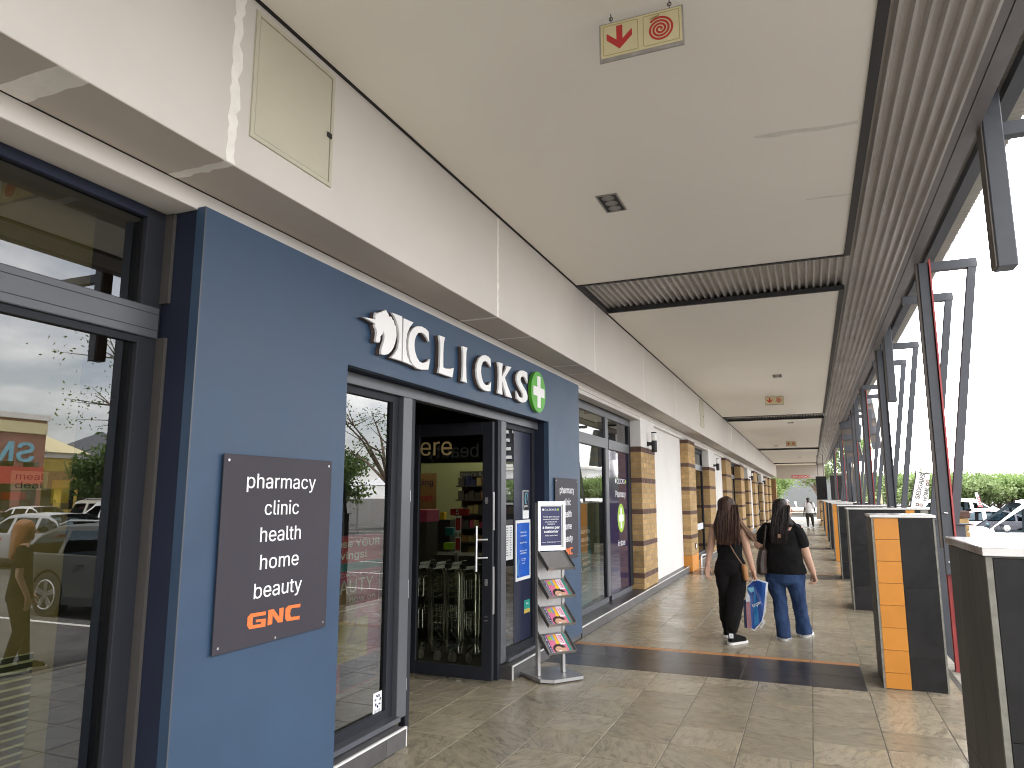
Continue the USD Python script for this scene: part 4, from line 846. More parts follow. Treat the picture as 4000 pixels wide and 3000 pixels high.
def trolley(loc, label, group):
    t = thing('shopping_trolley', label, 'trolley', loc, group=group)
    for x in (-.018, .018):
        obj(t, 'upright', MB().tube([(x, 0, .09), (x, 0, .86), (x * 1.1, -.05, .92)], .0095, 8), M['chrome'], 40)
    obj(t, 'handle_bar', MB().tube([(-.13, -.02, .925), (.03, -.06, .95)], .016, 8), M['bagwhite'], 40); obj(t, 'handle_end', MB().tube([(.03, -.06, .95), (.08, -.07, .953)], .028, 8), M['black'], 40)
    wb = MB()
    for z0 in (.30, .62):
        for k in range(7): wb.tube([(-.16 + k * .053, .03, z0), (-.16 + k * .053, .03, z0 + .19)], .0028, 4)
        for k in range(4): wb.tube([(-.17, .03, z0 + .063 * k), (.17, .03, z0 + .063 * k)], .0028, 4); wb.tube([(-.17, .03, z0 + .063 * k), (-.17, .34, z0 + .063 * k)], .0028, 4); wb.tube([(.17, .03, z0 + .063 * k), (.17, .34, z0 + .063 * k)], .0028, 4)
    obj(t, 'wire_basket', wb, M['chrome'])
    obj(t, 'base_frame', MB().tube([(-.12, 0, .10), (-.16, .38, .13)], .01, 6).tube([(.12, 0, .10), (.16, .38, .13)], .01, 6).tube([(-.16, .38, .13), (.16, .38, .13)], .01, 6).tube([(.06, .02, .30), (.10, .16, .12)], .009, 6), M['chrome'])
    for x, y in ((-.10, 0), (.10, 0), (-.15, .36), (.15, .36)): obj(t, 'castor', MB().tube([(x - .012, y, .045), (x + .012, y, .045)], .045, 10), M['steelgrey'])
    return t
tr0 = trolley((-3.735, 6.80, 0), 'chrome basket trolley with white handle, leftmost seen through the door glass', None)
TR = 'chrome trolleys parked in two ranks behind the glass door'
for x, y, lab, gr in ((-3.555, 6.80, 'chrome basket trolley second from the left behind the door glass', None), (-3.385, 6.80, 'chrome basket trolley behind the door glass, just left of the pull handle', None), (-3.215, 6.84, 'chrome basket trolley behind the lock side of the door glass', None), (-3.92, 7.16, 'chrome basket trolley at the left of the rear rank behind the door glass', TR), (-3.74, 7.18, 'chrome basket trolley in the middle of the rear rank behind the door glass', TR), (-3.56, 7.20, 'chrome basket trolley at the right of the rear rank behind the door glass', TR)): copy(tr0, (x, y, 0), 0, lab, gr)
# striped leg forms and a wire display in the left window
t = thing('display_poster', 'tall yellow brown display poster with striped legs inside the left window', 'poster'); PX = -3.10
obj(t, 'sheet', Box(PX - .012, PX, -1.6, 2.255, 0.02, 3.0), M['dispaper'])
for pts in ([(1.93, 1.0), (2.16, 1.0), (2.165, .78), (2.15, .5), (2.13, .3), (2.12, .1), (2.09, .1), (2.05, .3), (1.985, .52), (1.96, .7)], [(1.60, 1.0), (1.92, 1.0), (1.945, .78), (1.94, .6), (1.92, .42), (1.87, .26), (1.80, .13), (1.70, .1), (1.62, .1), (1.60, .5)]):
    obj(t, 'striped_leg', MB().prism(pts, frame('X', (PX, 0, 0)), .0005, .0015), M['stripes'])

q0, q1 = on(45, 1838, X=PX), on(182, 1915, X=PX); obj(t, 'pale_print', Box(PX + .0004, PX + .0012, q0[1], q1[1], q1[2], q0[2]), M['signcream']); hh = (q0[2] - q1[2])
tb = MB(); wtext(tb, 'meal', 'X', (PX + .0013, q0[1] + .02, q1[2] + hh * .55), hh * .34, (q1[1] - q0[1]) * .75, depth=.0006); wtext(tb, 'deal', 'X', (PX + .0013, q0[1] + .02, q1[2] + hh * .1), hh * .34, (q1[1] - q0[1]) * .75, depth=.0006); obj(t, 'lettering', tb, M['indark'])
q0, q1 = on(5, 1922, X=PX), on(98, 1952, X=PX); obj(t, 'orange_print', Box(PX + .0004, PX + .0012, q0[1], q1[1], q1[2], q0[2]), M['orange'])
q0, q1 = on(205, 1875, X=PX), on(290, 1965, X=PX); obj(t, 'yellow_print', Box(PX + .0004, PX + .0012, q0[1], min(q1[1], 2.25), q1[2], q0[2]), M['yellow'])
# ------------------------------------------------------------------ sign boards on the blue wall
def word_board(y0, y1, z0, z1, label):
    t = thing('sign_board', label, 'sign'); xb, xf = BX + 0.012, BX + 0.020
    obj(t, 'board', BB(xb, xf, y0, y1, z0, z1, b=0.0015), M['board'])
    obj(t, 'spacer', MB().box(BX, xb, y0 + .03, y0 + .06, z0 + .03, z0 + .06).box(BX, xb, y1 - .06, y1 - .03, z0 + .03, z0 + .06).box(BX, xb, y0 + .03, y0 + .06, z1 - .06, z1 - .03).box(BX, xb, y1 - .06, y1 - .03, z1 - .06, z1 - .03), M['black'])
    for y, z in ((y0 + .03, z0 + .03), (y1 - .03, z0 + .03), (y0 + .03, z1 - .03), (y1 - .03, z1 - .03), ((y0 + y1) / 2, z0 + .012)): obj(t, 'screw', MB().tube([(xf, y, z), (xf + .003, y, z)], .0065, 10), M['alu'])
    S = (y1 - y0) / 0.842
    for wd, a, b, z, h in (('pharmacy', 2.809, 3.347, 1.697, .073), ('clinic', 2.946, 3.211, 1.5615, .073), ('health', 2.923, 3.237, 1.4275, .073), ('home', 2.932, 3.229, 1.291, .073), ('beauty', 2.900, 3.264, 1.152, .073)):
        tb = MB(); wtext(tb, wd, 'X', (xf, y0 + (a - 2.65) * S, z), h, (b - a) * S, depth=.0015); obj(t, 'lettering', tb, M['white'])
    zz = zoom(800, 1700, 1.8436)
    for pts in ([(440, 1268), (330, 1285), (308, 1310), (303, 1370), (318, 1398), (435, 1378), (438, 1320), (368, 1328), (366, 1348), (405, 1343), (403, 1358), (345, 1368), (342, 1350), (347, 1310), (438, 1294)],
                [(457, 1260), (495, 1252), (535, 1310), (535, 1247), (568, 1240), (560, 1345), (525, 1350), (487, 1295), (483, 1360), (450, 1370)],
                [(688, 1213), (600, 1228), (580, 1250), (577, 1320), (590, 1340), (680, 1325), (683, 1300), (620, 1310), (612, 1290), (617, 1255), (630, 1245), (685, 1238)]):
        q = [on(*zz(*p), X=xf)[1:] for p in pts]
        obj(t, 'orange_letter', MB().prism([(y0 + (a - 2.65) * S, b) for a, b in q], frame('X', (xf, 0, 0)), 0, .0015), M['orange'])
    return t
word_board(2.65, 3.492, 0.926, 1.859, 'plum grey sign board with white words, left of the entrance')
word_board(7.495, 8.318, 0.955, 1.865, 'plum grey sign board with white words, right of the entrance behind the magazine stand')

# ------------------------------------------------------------------ raised shop sign
sg = thing('store_sign', 'raised white unicorn head and letters with green cross disc above the entrance', 'sign')
zz = zoom(1350, 1150, 2.458); XS = BX + 0.05
def raised(pts, name, m='letter'):
    q = Polygon([tuple(on(*zz(*p), X=XS)[1:]) for p in pts]).buffer(0)
    obj(sg, name, MB().prism(q, frame('X', (BX, 0, 0)), 0.034, 0.050), M[m])
    obj(sg, name + '_edge', MB().prism(q.buffer(0.0015), frame('X', (BX, 0, 0)), 0.006, 0.0338), M['letterside'])
raised([(172, 217), (285, 240), (288, 228), (285, 212), (292, 172), (303, 190), (330, 170), (345, 176), (362, 156), (372, 164), (388, 147), (400, 175), (412, 190), (418, 212), (440, 215), (452, 245), (462, 250), (474, 300), (482, 298), (488, 350), (490, 400), (480, 450), (465, 500), (440, 545), (410, 572), (370, 582), (342, 572), (343, 530), (355, 490), (372, 440), (375, 400), (372, 370), (366, 345), (360, 370), (345, 390), (333, 405), (335, 430), (325, 462), (318, 447), (312, 464), (295, 455), (290, 440), (298, 400), (302, 370), (297, 335), (288, 318), (280, 300), (285, 280)], 'unicorn_head')
raised([(445, 175), (543, 212), (537, 640), (435, 607), (470, 572), (500, 522), (515, 450), (517, 380), (507, 310), (489, 250), (468, 205)], 'left_bar')
raised([(558, 228), (652, 270), (620, 310), (595, 370), (583, 440), (582, 510), (590, 580), (610, 640), (645, 683), (548, 643)], 'right_bar')
raised([(803, 455), (798, 360), (770, 330), (730, 308), (690, 305), (655, 322), (625, 362), (607, 420), (602, 490), (608, 560), (622, 625), (650, 680), (690, 712), (730, 722), (795, 723), (810, 620), (780, 650), (740, 660), (710, 645), (685, 605), (668, 550), (662, 490), (666, 435), (680, 395), (700, 370), (730, 365), (765, 390), (785, 420)], 'letter')
raised([(900, 393), (955, 413), (945, 460), (938, 560), (938, 700), (960, 712), (1010, 715), (1040, 705), (1025, 798), (893, 752), (905, 690), (910, 560), (910, 460)], 'letter')
raised([(1123, 497), (1170, 513), (1160, 560), (1157, 680), (1160, 800), (1167, 850), (1118, 832), (1125, 790), (1130, 680), (1130, 560)], 'letter')
raised([(1397, 698), (1393, 622), (1370, 595), (1340, 582), (1310, 588), (1285, 612), (1265, 660), (1258, 720), (1262, 790), (1278, 850), (1300, 895), (1330, 920), (1360, 930), (1392, 928), (1398, 840), (1375, 870), (1350, 872), (1325, 850), (1308, 800), (1300, 745), (1303, 690), (1318, 650), (1340, 637), (1362, 650), (1385, 680)], 'letter')
raised([(1463, 648), (1510, 665), (1503, 720), (1502, 790), (1540, 720), (1548, 685), (1592, 700), (1565, 740), (1530, 800), (1560, 890), (1600, 995), (1545, 978), (1525, 900), (1503, 830), (1503, 910), (1508, 965), (1462, 948), (1470, 900), (1475, 780), (1472, 700)], 'letter')
raised([(1748, 855), (1725, 800), (1705, 785), (1688, 792), (1680, 812), (1685, 840), (1705, 880), (1735, 930), (1748, 975), (1745, 1010), (1725, 1035), (1700, 1040), (1670, 1025), (1645, 1000), (1640, 925), (1665, 980), (1690, 997), (1705, 985), (1703, 955), (1680, 915), (1655, 865), (1643, 820), (1645, 775), (1660, 745), (1685, 730), (1715, 735), (1745, 752)], 'letter')
dc = Point(6.918, 2.735).buffer(0.213, 32)
obj(sg, 'green_disc', MB().prism(dc, frame('X', (BX, 0, 0)), 0.012, 0.046), M['green']); obj(sg, 'disc_edge', MB().prism(dc.buffer(.0015), frame('X', (BX, 0, 0)), 0.004, 0.0118), M['letterside'])
cr = sbox(6.918 - .048, 2.735 - .165, 6.918 + .048, 2.735 + .165).union(sbox(6.918 - .165, 2.735 - .048, 6.918 + .165, 2.735 + .048))
obj(sg, 'white_cross', MB().prism(cr, frame('X', (BX, 0, 0)), 0.0462, 0.052), M['letter'])

# ------------------------------------------------------------------ hatches, wall lamps, downlights, ceiling signs
def hatch(y0, label):
    t = thing('access_hatch', label, 'hatch'); x = -2.31; y1 = y0 + .61
    fr = Polygon([(y0, 3.305), (y1, 3.305), (y1, 3.952), (y0, 3.952)]).difference(sbox(y0 + .022, 3.327, y1 - .022, 3.93))
    obj(t, 'frame', MB().prism(fr, frame('X', (x, 0, 0)), 0, .010), M['hatch']); obj(t, 'door_panel', BB(x + .001, x + .0075, y0 + .027, y1 - .0265, 3.3305, 3.9265, b=.0015), M['hatch'])
    obj(t, 'gap_line', MB().box(x + .0002, x + .0009, y0 + .02, y1 - .02, 3.326, 3.931), M['gap'])
    obj(t, 'catch', BB(x + .008, x + .016, y1 - .055, y1 - .015, 3.575, 3.605, b=.003), M['black'])
hatch(2.388, 'beige square access hatch on the bulkhead near the camera, with a small black catch'); hatch(17.15, 'pale access hatch high on the bulkhead further along the arcade')
def wall_lamp(y, label, x=-2.668):
    t = thing('wall_lamp', label, 'wall lamp', (x, y, 0))
    obj(t, 'back_plate', BB(0, .018, -.055, .055, 2.56, 2.64), M['black']); obj(t, 'arm', BB(.0185, .085, -.035, .035, 2.57, 2.63), M['black'])
    obj(t, 'housing', MB().tube([(.12, 0, 2.45), (.12, 0, 2.655)], .05, 16), M['black'], 40); obj(t, 'diffuser', MB().tube([(.12, 0, 2.656), (.12, 0, 2.79)], .046, 16), M['opal'], 40); obj(t, 'cap', MB().tube([(.12, 0, 2.7905), (.12, 0, 2.808)], .049, 16), M['black'], 40)
    return t
wall_lamp(12.82, 'black wall lamp with opal top above the first short brick column')
for y, lab in ((22.35, 'second black wall lamp with opal top, further along the arcade'), (36.0, 'third small black wall lamp far along the arcade'), (45.9, 'farthest tiny wall lamp near the end of the arcade')): wall_lamp(y, lab)
def downlight(x, y, label):
    t = thing('downlight', label, 'downlight', (x, y, 4.0))
    w, l = .085, .175
    fr = sbox(-w, -l, w, l).difference(sbox(-w + .012, -l + .012, w - .012, l - .012)); obj(t, 'rim', MB().prism(fr, lambda u, v, d: (u, v, -d), 0, .008), M['signgrey'])
    obj(t, 'recess', Box(-w + .0125, w - .0125, -l + .0125, l - .0125, -.003, -.001), M['black'])
    for yy in (-.108, 0, .108):
        ring = Point(0, yy).buffer(.050, 16); obj(t, 'lamp', MB().prism(ring.difference(Point(0, yy).buffer(.040, 16)), lambda u, v, d: (u, v, -.003 - d), 0, .004), M['signgrey']); obj(t, 'lens', MB().prism(Point(0, yy).buffer(.036, 12), lambda u, v, d: (u, v, -.003 - d), 0, .002), M['steelgrey'])
    return t
downlight(-1.35, 5.36, 'triple rectangular recessed downlight in the ceiling nearest the camera')
for x, y, lab in ((-.475, 14.72, 'recessed downlight before the second fire hose sign'), (-.47, 24.3, 'recessed downlight just after the second ceiling slot'), (-1.38, 35.2, 'recessed downlight near the third fire hose sign'), (-.5, 46.3, 'farthest recessed downlight in the ceiling')): downlight(x, y, lab)
def hose_sign(x, y, label, ztop=3.95):
    t = thing('fire_hose_sign', label, 'sign', (x, y, 0)); W, H = .408, .205
    obj(t, 'plate', BB(-W / 2, W / 2, -.005, .005, ztop - H, ztop, b=.001), M['signgrey'])
    F = frame('Y', (-W / 2 + .008, -.0052, ztop - H + .02)); W2, H2 = W - .016, H - .026
    obj(t, 'cream_face', MB().prism(sbox(0, 0, W2, H2), F, 0, .001), M['signcream'])
    for u0 in (.008, .205):
        rr = sbox(u0 + .012, .02, u0 + .168, .161).buffer(.008); obj(t, 'border_line', MB().prism(rr.difference(rr.buffer(-.0022)), F, .0011, .0018), M['signline'])
    obj(t, 'red_arrow', MB().prism([(.078, .158), (.108, .158), (.108, .085), (.155, .128), (.155, .092), (.093, .034), (.030, .092), (.030, .128), (.078, .085)], F, .0011, .002), M['signred'])
    a = np.linspace(0, 2 * math.pi * 3.4, 120); R0 = .006 + (.063 - .006) * a / a[-1]; cx, cyy = .29, .086
    sp = LineString([(cx + r_ * math.cos(t_ - .2), cyy + r_ * math.sin(t_ - .2) * .98) for r_, t_ in zip(R0, a)]).buffer(.0052); obj(t, 'hose_coil', MB().prism(sp, F, .0011, .002), M['signred'])
    obj(t, 'nozzle', MB().prism([(.250, .146), (.278, .152), (.278, .160), (.250, .152)], F, .0011, .002).prism(sbox(.243, .145, .246, .154), F, .0011, .002).prism(sbox(.281, .148, .286, .164), F, .0011, .002), M['signline'])
    for u in (-.145, .14): obj(t, 'hook', MB().tube([(u, 0, ztop), (u, 0, ztop + .012)] + [(u + .009 * math.sin(q), 0, ztop + .021 - .009 * math.cos(q)) for q in np.linspace(0, 6.0, 10)] + [(u, 0, ztop + .03), (u, 0, 4.0)], .0022, 6), M['black'])
    return t
hose_sign(-.625, 3.13, 'fire hose and down arrow sign hanging nearest the camera'); hose_sign(-.665, 17.65, 'second fire hose and arrow sign hanging from the ceiling', 3.985); hose_sign(-.66, 32.4, 'third, farthest fire hose and arrow sign hanging from the ceiling', 3.985)
t = thing('pay_station_sign', 'red pay station sign with arrows on the far lintel', 'sign', (0, 56.99, 0))
obj(t, 'board', BB(-1.25, -.05, -.03, 0, 3.04, 3.27), M['payred']); tb = MB(); wtext(tb, 'PAY STATION', 'Y', (-.63, -.031, 3.10), .11, .72, depth=.004, bold=True, center=True)
for u in (-1.12, -.17): tb.prism(Point(u, 3.155).buffer(.08).difference(Point(u, 3.155).buffer(.05)), frame('Y', (0, -.031, 0)), 0, .004)
obj(t, 'lettering', tb, M['white'])
t = thing('lintel_lettering', 'white slanting lettering strip beside the pay station sign on the far lintel', 'sign', (0, 56.99, 0)); tb = MB(); wtext(tb, 'Fresh', 'Y', (.10, 0, 3.12), .12, .38, depth=.01); wtext(tb, 'ways', 'Y', (.55, 0, 3.08), .10, .34, depth=.01); obj(t, 'lettering', tb, M['white'])

# ------------------------------------------------------------------ magazine stand
st = thing('magazine_stand', 'grey steel magazine stand with notice frame and four sloping shelves beside the entrance', 'display stand', (-2.395, 6.405, 0), 53.13)
obj(st, 'base_plate', MB().prism([(-.04, .29), (-.04, -.10), (.06, -.185), (.37, -.185), (.40, -.15), (.40, .20), (.33, .29)], lambda u, v, d: (u, v, d), .012, .040), M['steelgrey'])
obj(st, 'base_foot', MB().prism([(-.02, .27), (-.02, -.09), (.07, -.165), (.36, -.165), (.38, -.14), (.38, .19), (.31, .27)], lambda u, v, d: (u, v, d), .001, .0118), M['black'])
for x in (0.0, .275): obj(st, 'upright', BB(x, x + .030, 0.0, .045, .0405, 1.60, b=.003), M['steelgrey'])
obj(st, 'back_panel', BB(.0305, .2745, .012, .020, .30, 1.14, b=.001), M['steelgrey'])
nf = thing('notice_frame', parent=st)
fr = sbox(-.003, 1.155, .308, 1.612).difference(sbox(.022, 1.185, .283, 1.582)); FN = frame('Y', (0, -.003, 0))
obj(nf, 'frame', MB().prism(fr, FN, 0, .018), M['alu']); obj(nf, 'mount', MB().prism(sbox(.0, 1.157, .305, 1.61), FN, -.002, -.0002), M['steelgrey']); obj(nf, 'white_border', MB().prism(sbox(.023, 1.186, .282, 1.581), FN, 0, .003), M['paper']); obj(nf, 'navy_print', MB().prism(sbox(.036, 1.202, .269, 1.566), FN, .0032, .004), M['postnavy'])
tb = MB(); c = .1525
wtext(tb, 'CLICKS', 'Y', (.078, -.0072, 1.527), .0155, .135, depth=.0006)
for s_, z, h, w in (('To help give everyone', 1.462, .0125, .185), ('access to essentials,', 1.439, .0125, .178), ('all products are', 1.416, .0125, .135), ('limited to', 1.394, .0125, .085)): wtext(tb, s_, 'Y', (c, -.0072, z), h, w, depth=.0006, center=True)
wtext(tb, '6 items per', 'Y', (c, -.0072, 1.357), .0235, .195, depth=.0006, bold=True, center=True); wtext(tb, 'customer', 'Y', (c, -.0072, 1.320), .0225, .165, depth=.0006, bold=True, center=True); wtext(tb, 'while stocks last', 'Y', (c, -.0072, 1.288), .0125, .14, depth=.0006, center=True)
wtext(tb, 'feel good pays less', 'Y', (c, -.0072, 1.229), .010, .10, depth=.0006, center=True); tb.box(.045, .095, -.0078, -.0072, 1.2325, 1.2345).box(.21, .26, -.0078, -.0072, 1.2325, 1.2345); tb.prism(Point(.062, 1.535).buffer(.010), frame('Y', (0, -.0072, 0)), 0, .0006)
obj(nf, 'lettering', tb, M['white']); obj(nf, 'green_cross', MB().prism(Point(.232, 1.535).buffer(.0105), frame('Y', (0, -.0072, 0)), 0, .0006), M['lime'])
SH = [1.145, .895, .650, .405]; DEP, DROP = .165, .150
for z in SH:
    sh = thing('shelf', parent=st)
    a = np.array([0, -.004, z]); b = np.array([0, -.004 - DEP, z - DROP]); dn = np.array([0, -DROP, -DEP]) / math.hypot(DROP, DEP) * 0  # slope
    ny_ = np.array([0, -DROP, DEP]); ny_ = ny_ / np.linalg.norm(ny_)
    def slope(u, v, d): p = a + (b - a) * v + ny_ * d; return (u, p[1], p[2])
    obj(sh, 'tray', MB().prism(sbox(.005, 0, .300, 1), slope, -.003, 0), M['steelgrey'])
    obj(sh, 'lip', MB().prism(sbox(.005, 1.0, .300, 1.012), slope, -.003, .030), M['alu'])
    for u0, u1 in ((.0015, .0048), (.3002, .3035)):
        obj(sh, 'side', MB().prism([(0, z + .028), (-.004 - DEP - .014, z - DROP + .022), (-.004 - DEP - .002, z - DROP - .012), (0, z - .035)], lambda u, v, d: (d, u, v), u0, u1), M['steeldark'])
def magazine(z, label):
    t = thing('magazine_stack', label, 'magazine', (-2.395, 6.405, 0), 53.13)
    a = np.array([0, -.004, z]); b = np.array([0, -.004 - DEP, z - DROP]); ny_ = np.array([0, -DROP, DEP]) / math.hypot(DROP, DEP)
    def slope(u, v, d): p = a + (b - a) * v + ny_ * (d + .0005); return (u, p[1], p[2])
    obj(t, 'pages', MB().prism(sbox(.040, .09, .262, .98), slope, 0, .0085), M['paper'])
    K = 'pages'
    obj(t, 'cover', MB().prism(sbox(.040, .09, .262, .98), slope, .0086, .0096), M['pinkprint'])
    def pr_(poly, m, nm, d0=.0097, d1=.0101): obj(t, nm, MB().prism(poly, slope, d0, d1), M[m])
    pr_(sbox(.040, .09, .066, .98), 'postnavy', 'navy_spine'); pr_(sbox(.240, .09, .262, .98), 'teal', 'teal_strip')
    pr_(Point(.093, .26).buffer(.09).intersection(sbox(.078, .15, .11, .38)), 'lime', 'green_badge'); pr_(sbox(.115, .12, .135, .40), 'skyblue', 'blue_block'); pr_(sbox(.142, .10, .165, .50).union(affinity.scale(Point(.1535, .50).buffer(.02), 1, 5)), 'yellow', 'yellow_badge')
    pr_(sbox(.176, .10, .232, .62).difference(sbox(.184, .16, .224, .56)), 'paper', 'title_frame', .0102, .0105)
    pr_(affinity.scale(Point(.145, .80).buffer(.055), 1.25, 4.2).intersection(sbox(.07, .5, .235, .975)), 'hairprint', 'dark_hair'); pr_(affinity.scale(Point(.138, .83).buffer(.036), 1.15, 4.0).intersection(sbox(.07, .5, .235, .975)), 'face', 'face_print', .0102, .0105)
    pr_(sbox(.165, .78, .215, .97), 'face', 'hand_print', .0106, .0108)
    tb = MB(); v, f = text('CLICKS', .012, .85)
    tb.add([slope(.047 + p[1], .95 - p[0], .0102 + p[2] * .2) for p in v], f); v, f = text('BEAUTY', .026, .40, bold=True); tb.add([slope(.184 + p[1], .58 - p[0], .0106 + p[2] * .2) for p in v], f)
    tb.prism(affinity.scale(Point(.141, .90).buffer(.012), 1.2, 2.0), slope, .0106, .0109)
    obj(t, 'lettering', tb, M['white'])
    ey = MB()
    for u in (.127, .149): ey.prism(affinity.scale(Point(u, .80).buffer(.0035), 1.3, 2.5), slope, .0106, .0109)
    obj(t, 'eyes_print', ey, M['hairprint'])
for z, lab in zip(SH[1:], ('stack of pink beauty magazines on the second shelf of the steel stand', 'stack of pink beauty magazines on the third shelf of the steel stand', 'stack of pink beauty magazines on the lowest shelf of the steel stand')): magazine(z, lab)

# ------------------------------------------------------------------ people
ICO = trimesh.creation.icosphere(subdivisions=2).vertices
def blob(a, ra, b=None, rb=None):
    pts = ICO * np.broadcast_to(np.asarray(ra, float), (3,)) + np.asarray(a, float)
    if b is not None: pts = np.vstack([pts, ICO * np.broadcast_to(np.asarray(ra if rb is None else rb, float), (3,)) + np.asarray(b, float)])
    return manifold3d.Manifold.hull_points(pts)
def fuse(bl, ref=0.02, it=10):
    m = manifold3d.Manifold.batch_boolean(bl, manifold3d.OpType.Add).refine_to_length(ref).to_mesh()
    t = trimesh.Trimesh(m.vert_properties[:, :3], m.tri_verts, process=True)
    trimesh.smoothing.filter_taubin(t, lamb=0.5, nu=0.53, iterations=it)
    return t
def wrinkle(t, amp, sc, seed=0, squash=(1, 1, 1)):
    v = np.array(t.vertices); n = np.array(t.vertex_normals)
    t.vertices = v + n * ((meshkit.fbm(v * sc * np.array(squash), 3, seed) - 0.5) * 2 * amp)[:, None]; return t
def unit(v): v = np.asarray(v, float); return v / np.linalg.norm(v)
def hand(wr, d, side, curl=0.35, s=1.0, flip=1):
    """palm, four unequal bent fingers and a thumb; d points from wrist to fingertips, side towards the thumb"""
    d = unit(d); side = unit(np.asarray(side) - d * (np.asarray(side) @ d)); nrm = np.cross(d, side) * flip; out = []
    pc = wr + d * .075 * s
    out += [blob(wr, .022 * s, wr + d * .03 * s, .024 * s)]
    for k, (o, L) in enumerate(((.028, .072), (.010, .080), (-.009, .074), (-.027, .058))):
        k0 = wr + d * .082 * s + side * o * s
        out.append(blob(wr + d * .02 * s + side * o * .6 * s, .014 * s, k0, .0125 * s))
        k1 = k0 + (d * math.cos(curl) + nrm * math.sin(curl)) * L * .5 * s; k2 = k1 + (d * math.cos(2.2 * curl) + nrm * math.sin(2.2 * curl)) * L * .5 * s
        out += [blob(k0, .0095 * s, k1, .0085 * s), blob(k1, .0085 * s, k2, .0072 * s)]
    t0 = wr + d * .03 * s + side * .022 * s; t1 = t0 + (d * .6 + side * .7 + nrm * .3) * .038 * s; t2 = t1 + (d * .9 + side * .2 + nrm * .45) * .03 * s
    return out + [blob(t0, .013 * s, t1, .0105 * s), blob(t1, .0105 * s, t2, .009 * s)]
def head(c, f, s=1.0):
    """skull, jaw, nose, brows, lips and ears; f = facing direction"""
    f = unit(f); r = unit(np.cross(f, (0, 0, 1))); u = np.array([0, 0, 1.0]); c = np.asarray(c, float)
    P = lambda a, b, h: c + (r * a + f * b + u * h) * s
    out = [blob(P(0, -.015, .025), .088 * s, P(0, .02, .0), .074 * s), blob(P(0, .03, -.05), .055 * s, P(0, .055, -.085), .030 * s),
        blob(P(0, .088, .005), .009 * s, P(0, .112, -.028), .012 * s), blob(P(-.03, .082, .022), .009 * s, P(.03, .082, .022), .009 * s), blob(P(-.018, .086, -.062), .008 * s, P(.018, .086, -.062), .008 * s)]
    for q in (-1, 1): out.append(blob(P(.079 * q, .0, .01), (.014 * s, .022 * s, .03 * s), P(.079 * q, .0, -.02), .012 * s))
    return out
def shoe(heel, toe, h=.085, w=.045):
    heel, toe = np.asarray(heel, float), np.asarray(toe, float); d = unit((toe - heel) * np.array([1, 1, 0]))
    up = fuse([blob(heel + (0, 0, .045), w * .85, toe + (0, 0, .038), w * .75), blob(heel + (0, 0, h), w * .8, heel + d * .05 + (0, 0, h), w * .8), blob(heel + d * .06 + (0, 0, .075), w * .8, toe + (0, 0, .04), w * .7)], .02, 6)
    v = np.array(up.vertices); z0 = min(heel[2], toe[2]); v[:, 2] = np.maximum(v[:, 2], z0 + .024); up.vertices = v
    L = LineString([tuple(heel[:2] - d[:2] * .012), tuple(toe[:2] + d[:2] * .012)]).buffer(w * .98, 10)
    return up, MB().prism(L, lambda a, b, c: (a, b, z0 + c), .001, .026).tm()
def strands(pts_list, n, spread, r0, seed, kind=6):
    rr = random.Random(seed); mb = MB()
    for i in range(n):
        base = pts_list[rr.randrange(len(pts_list))]; off = np.array([rr.gauss(0, spread[0]), rr.gauss(0, spread[1]), rr.gauss(0, spread[2])])
        pts = [np.asarray(p) + off * (0.55 + 0.45 * k / len(base)) + np.array([rr.gauss(0, .005), rr.gauss(0, .005), 0]) for k, p in enumerate(base)]
        mb.tube(pts, np.linspace(r0, r0 * .35, len(pts)), 5)
    return mb
zp = zoom(2700, 1900, 2.553)
def J(x, y, Y): return on(*zp(x, y), Y=Y)

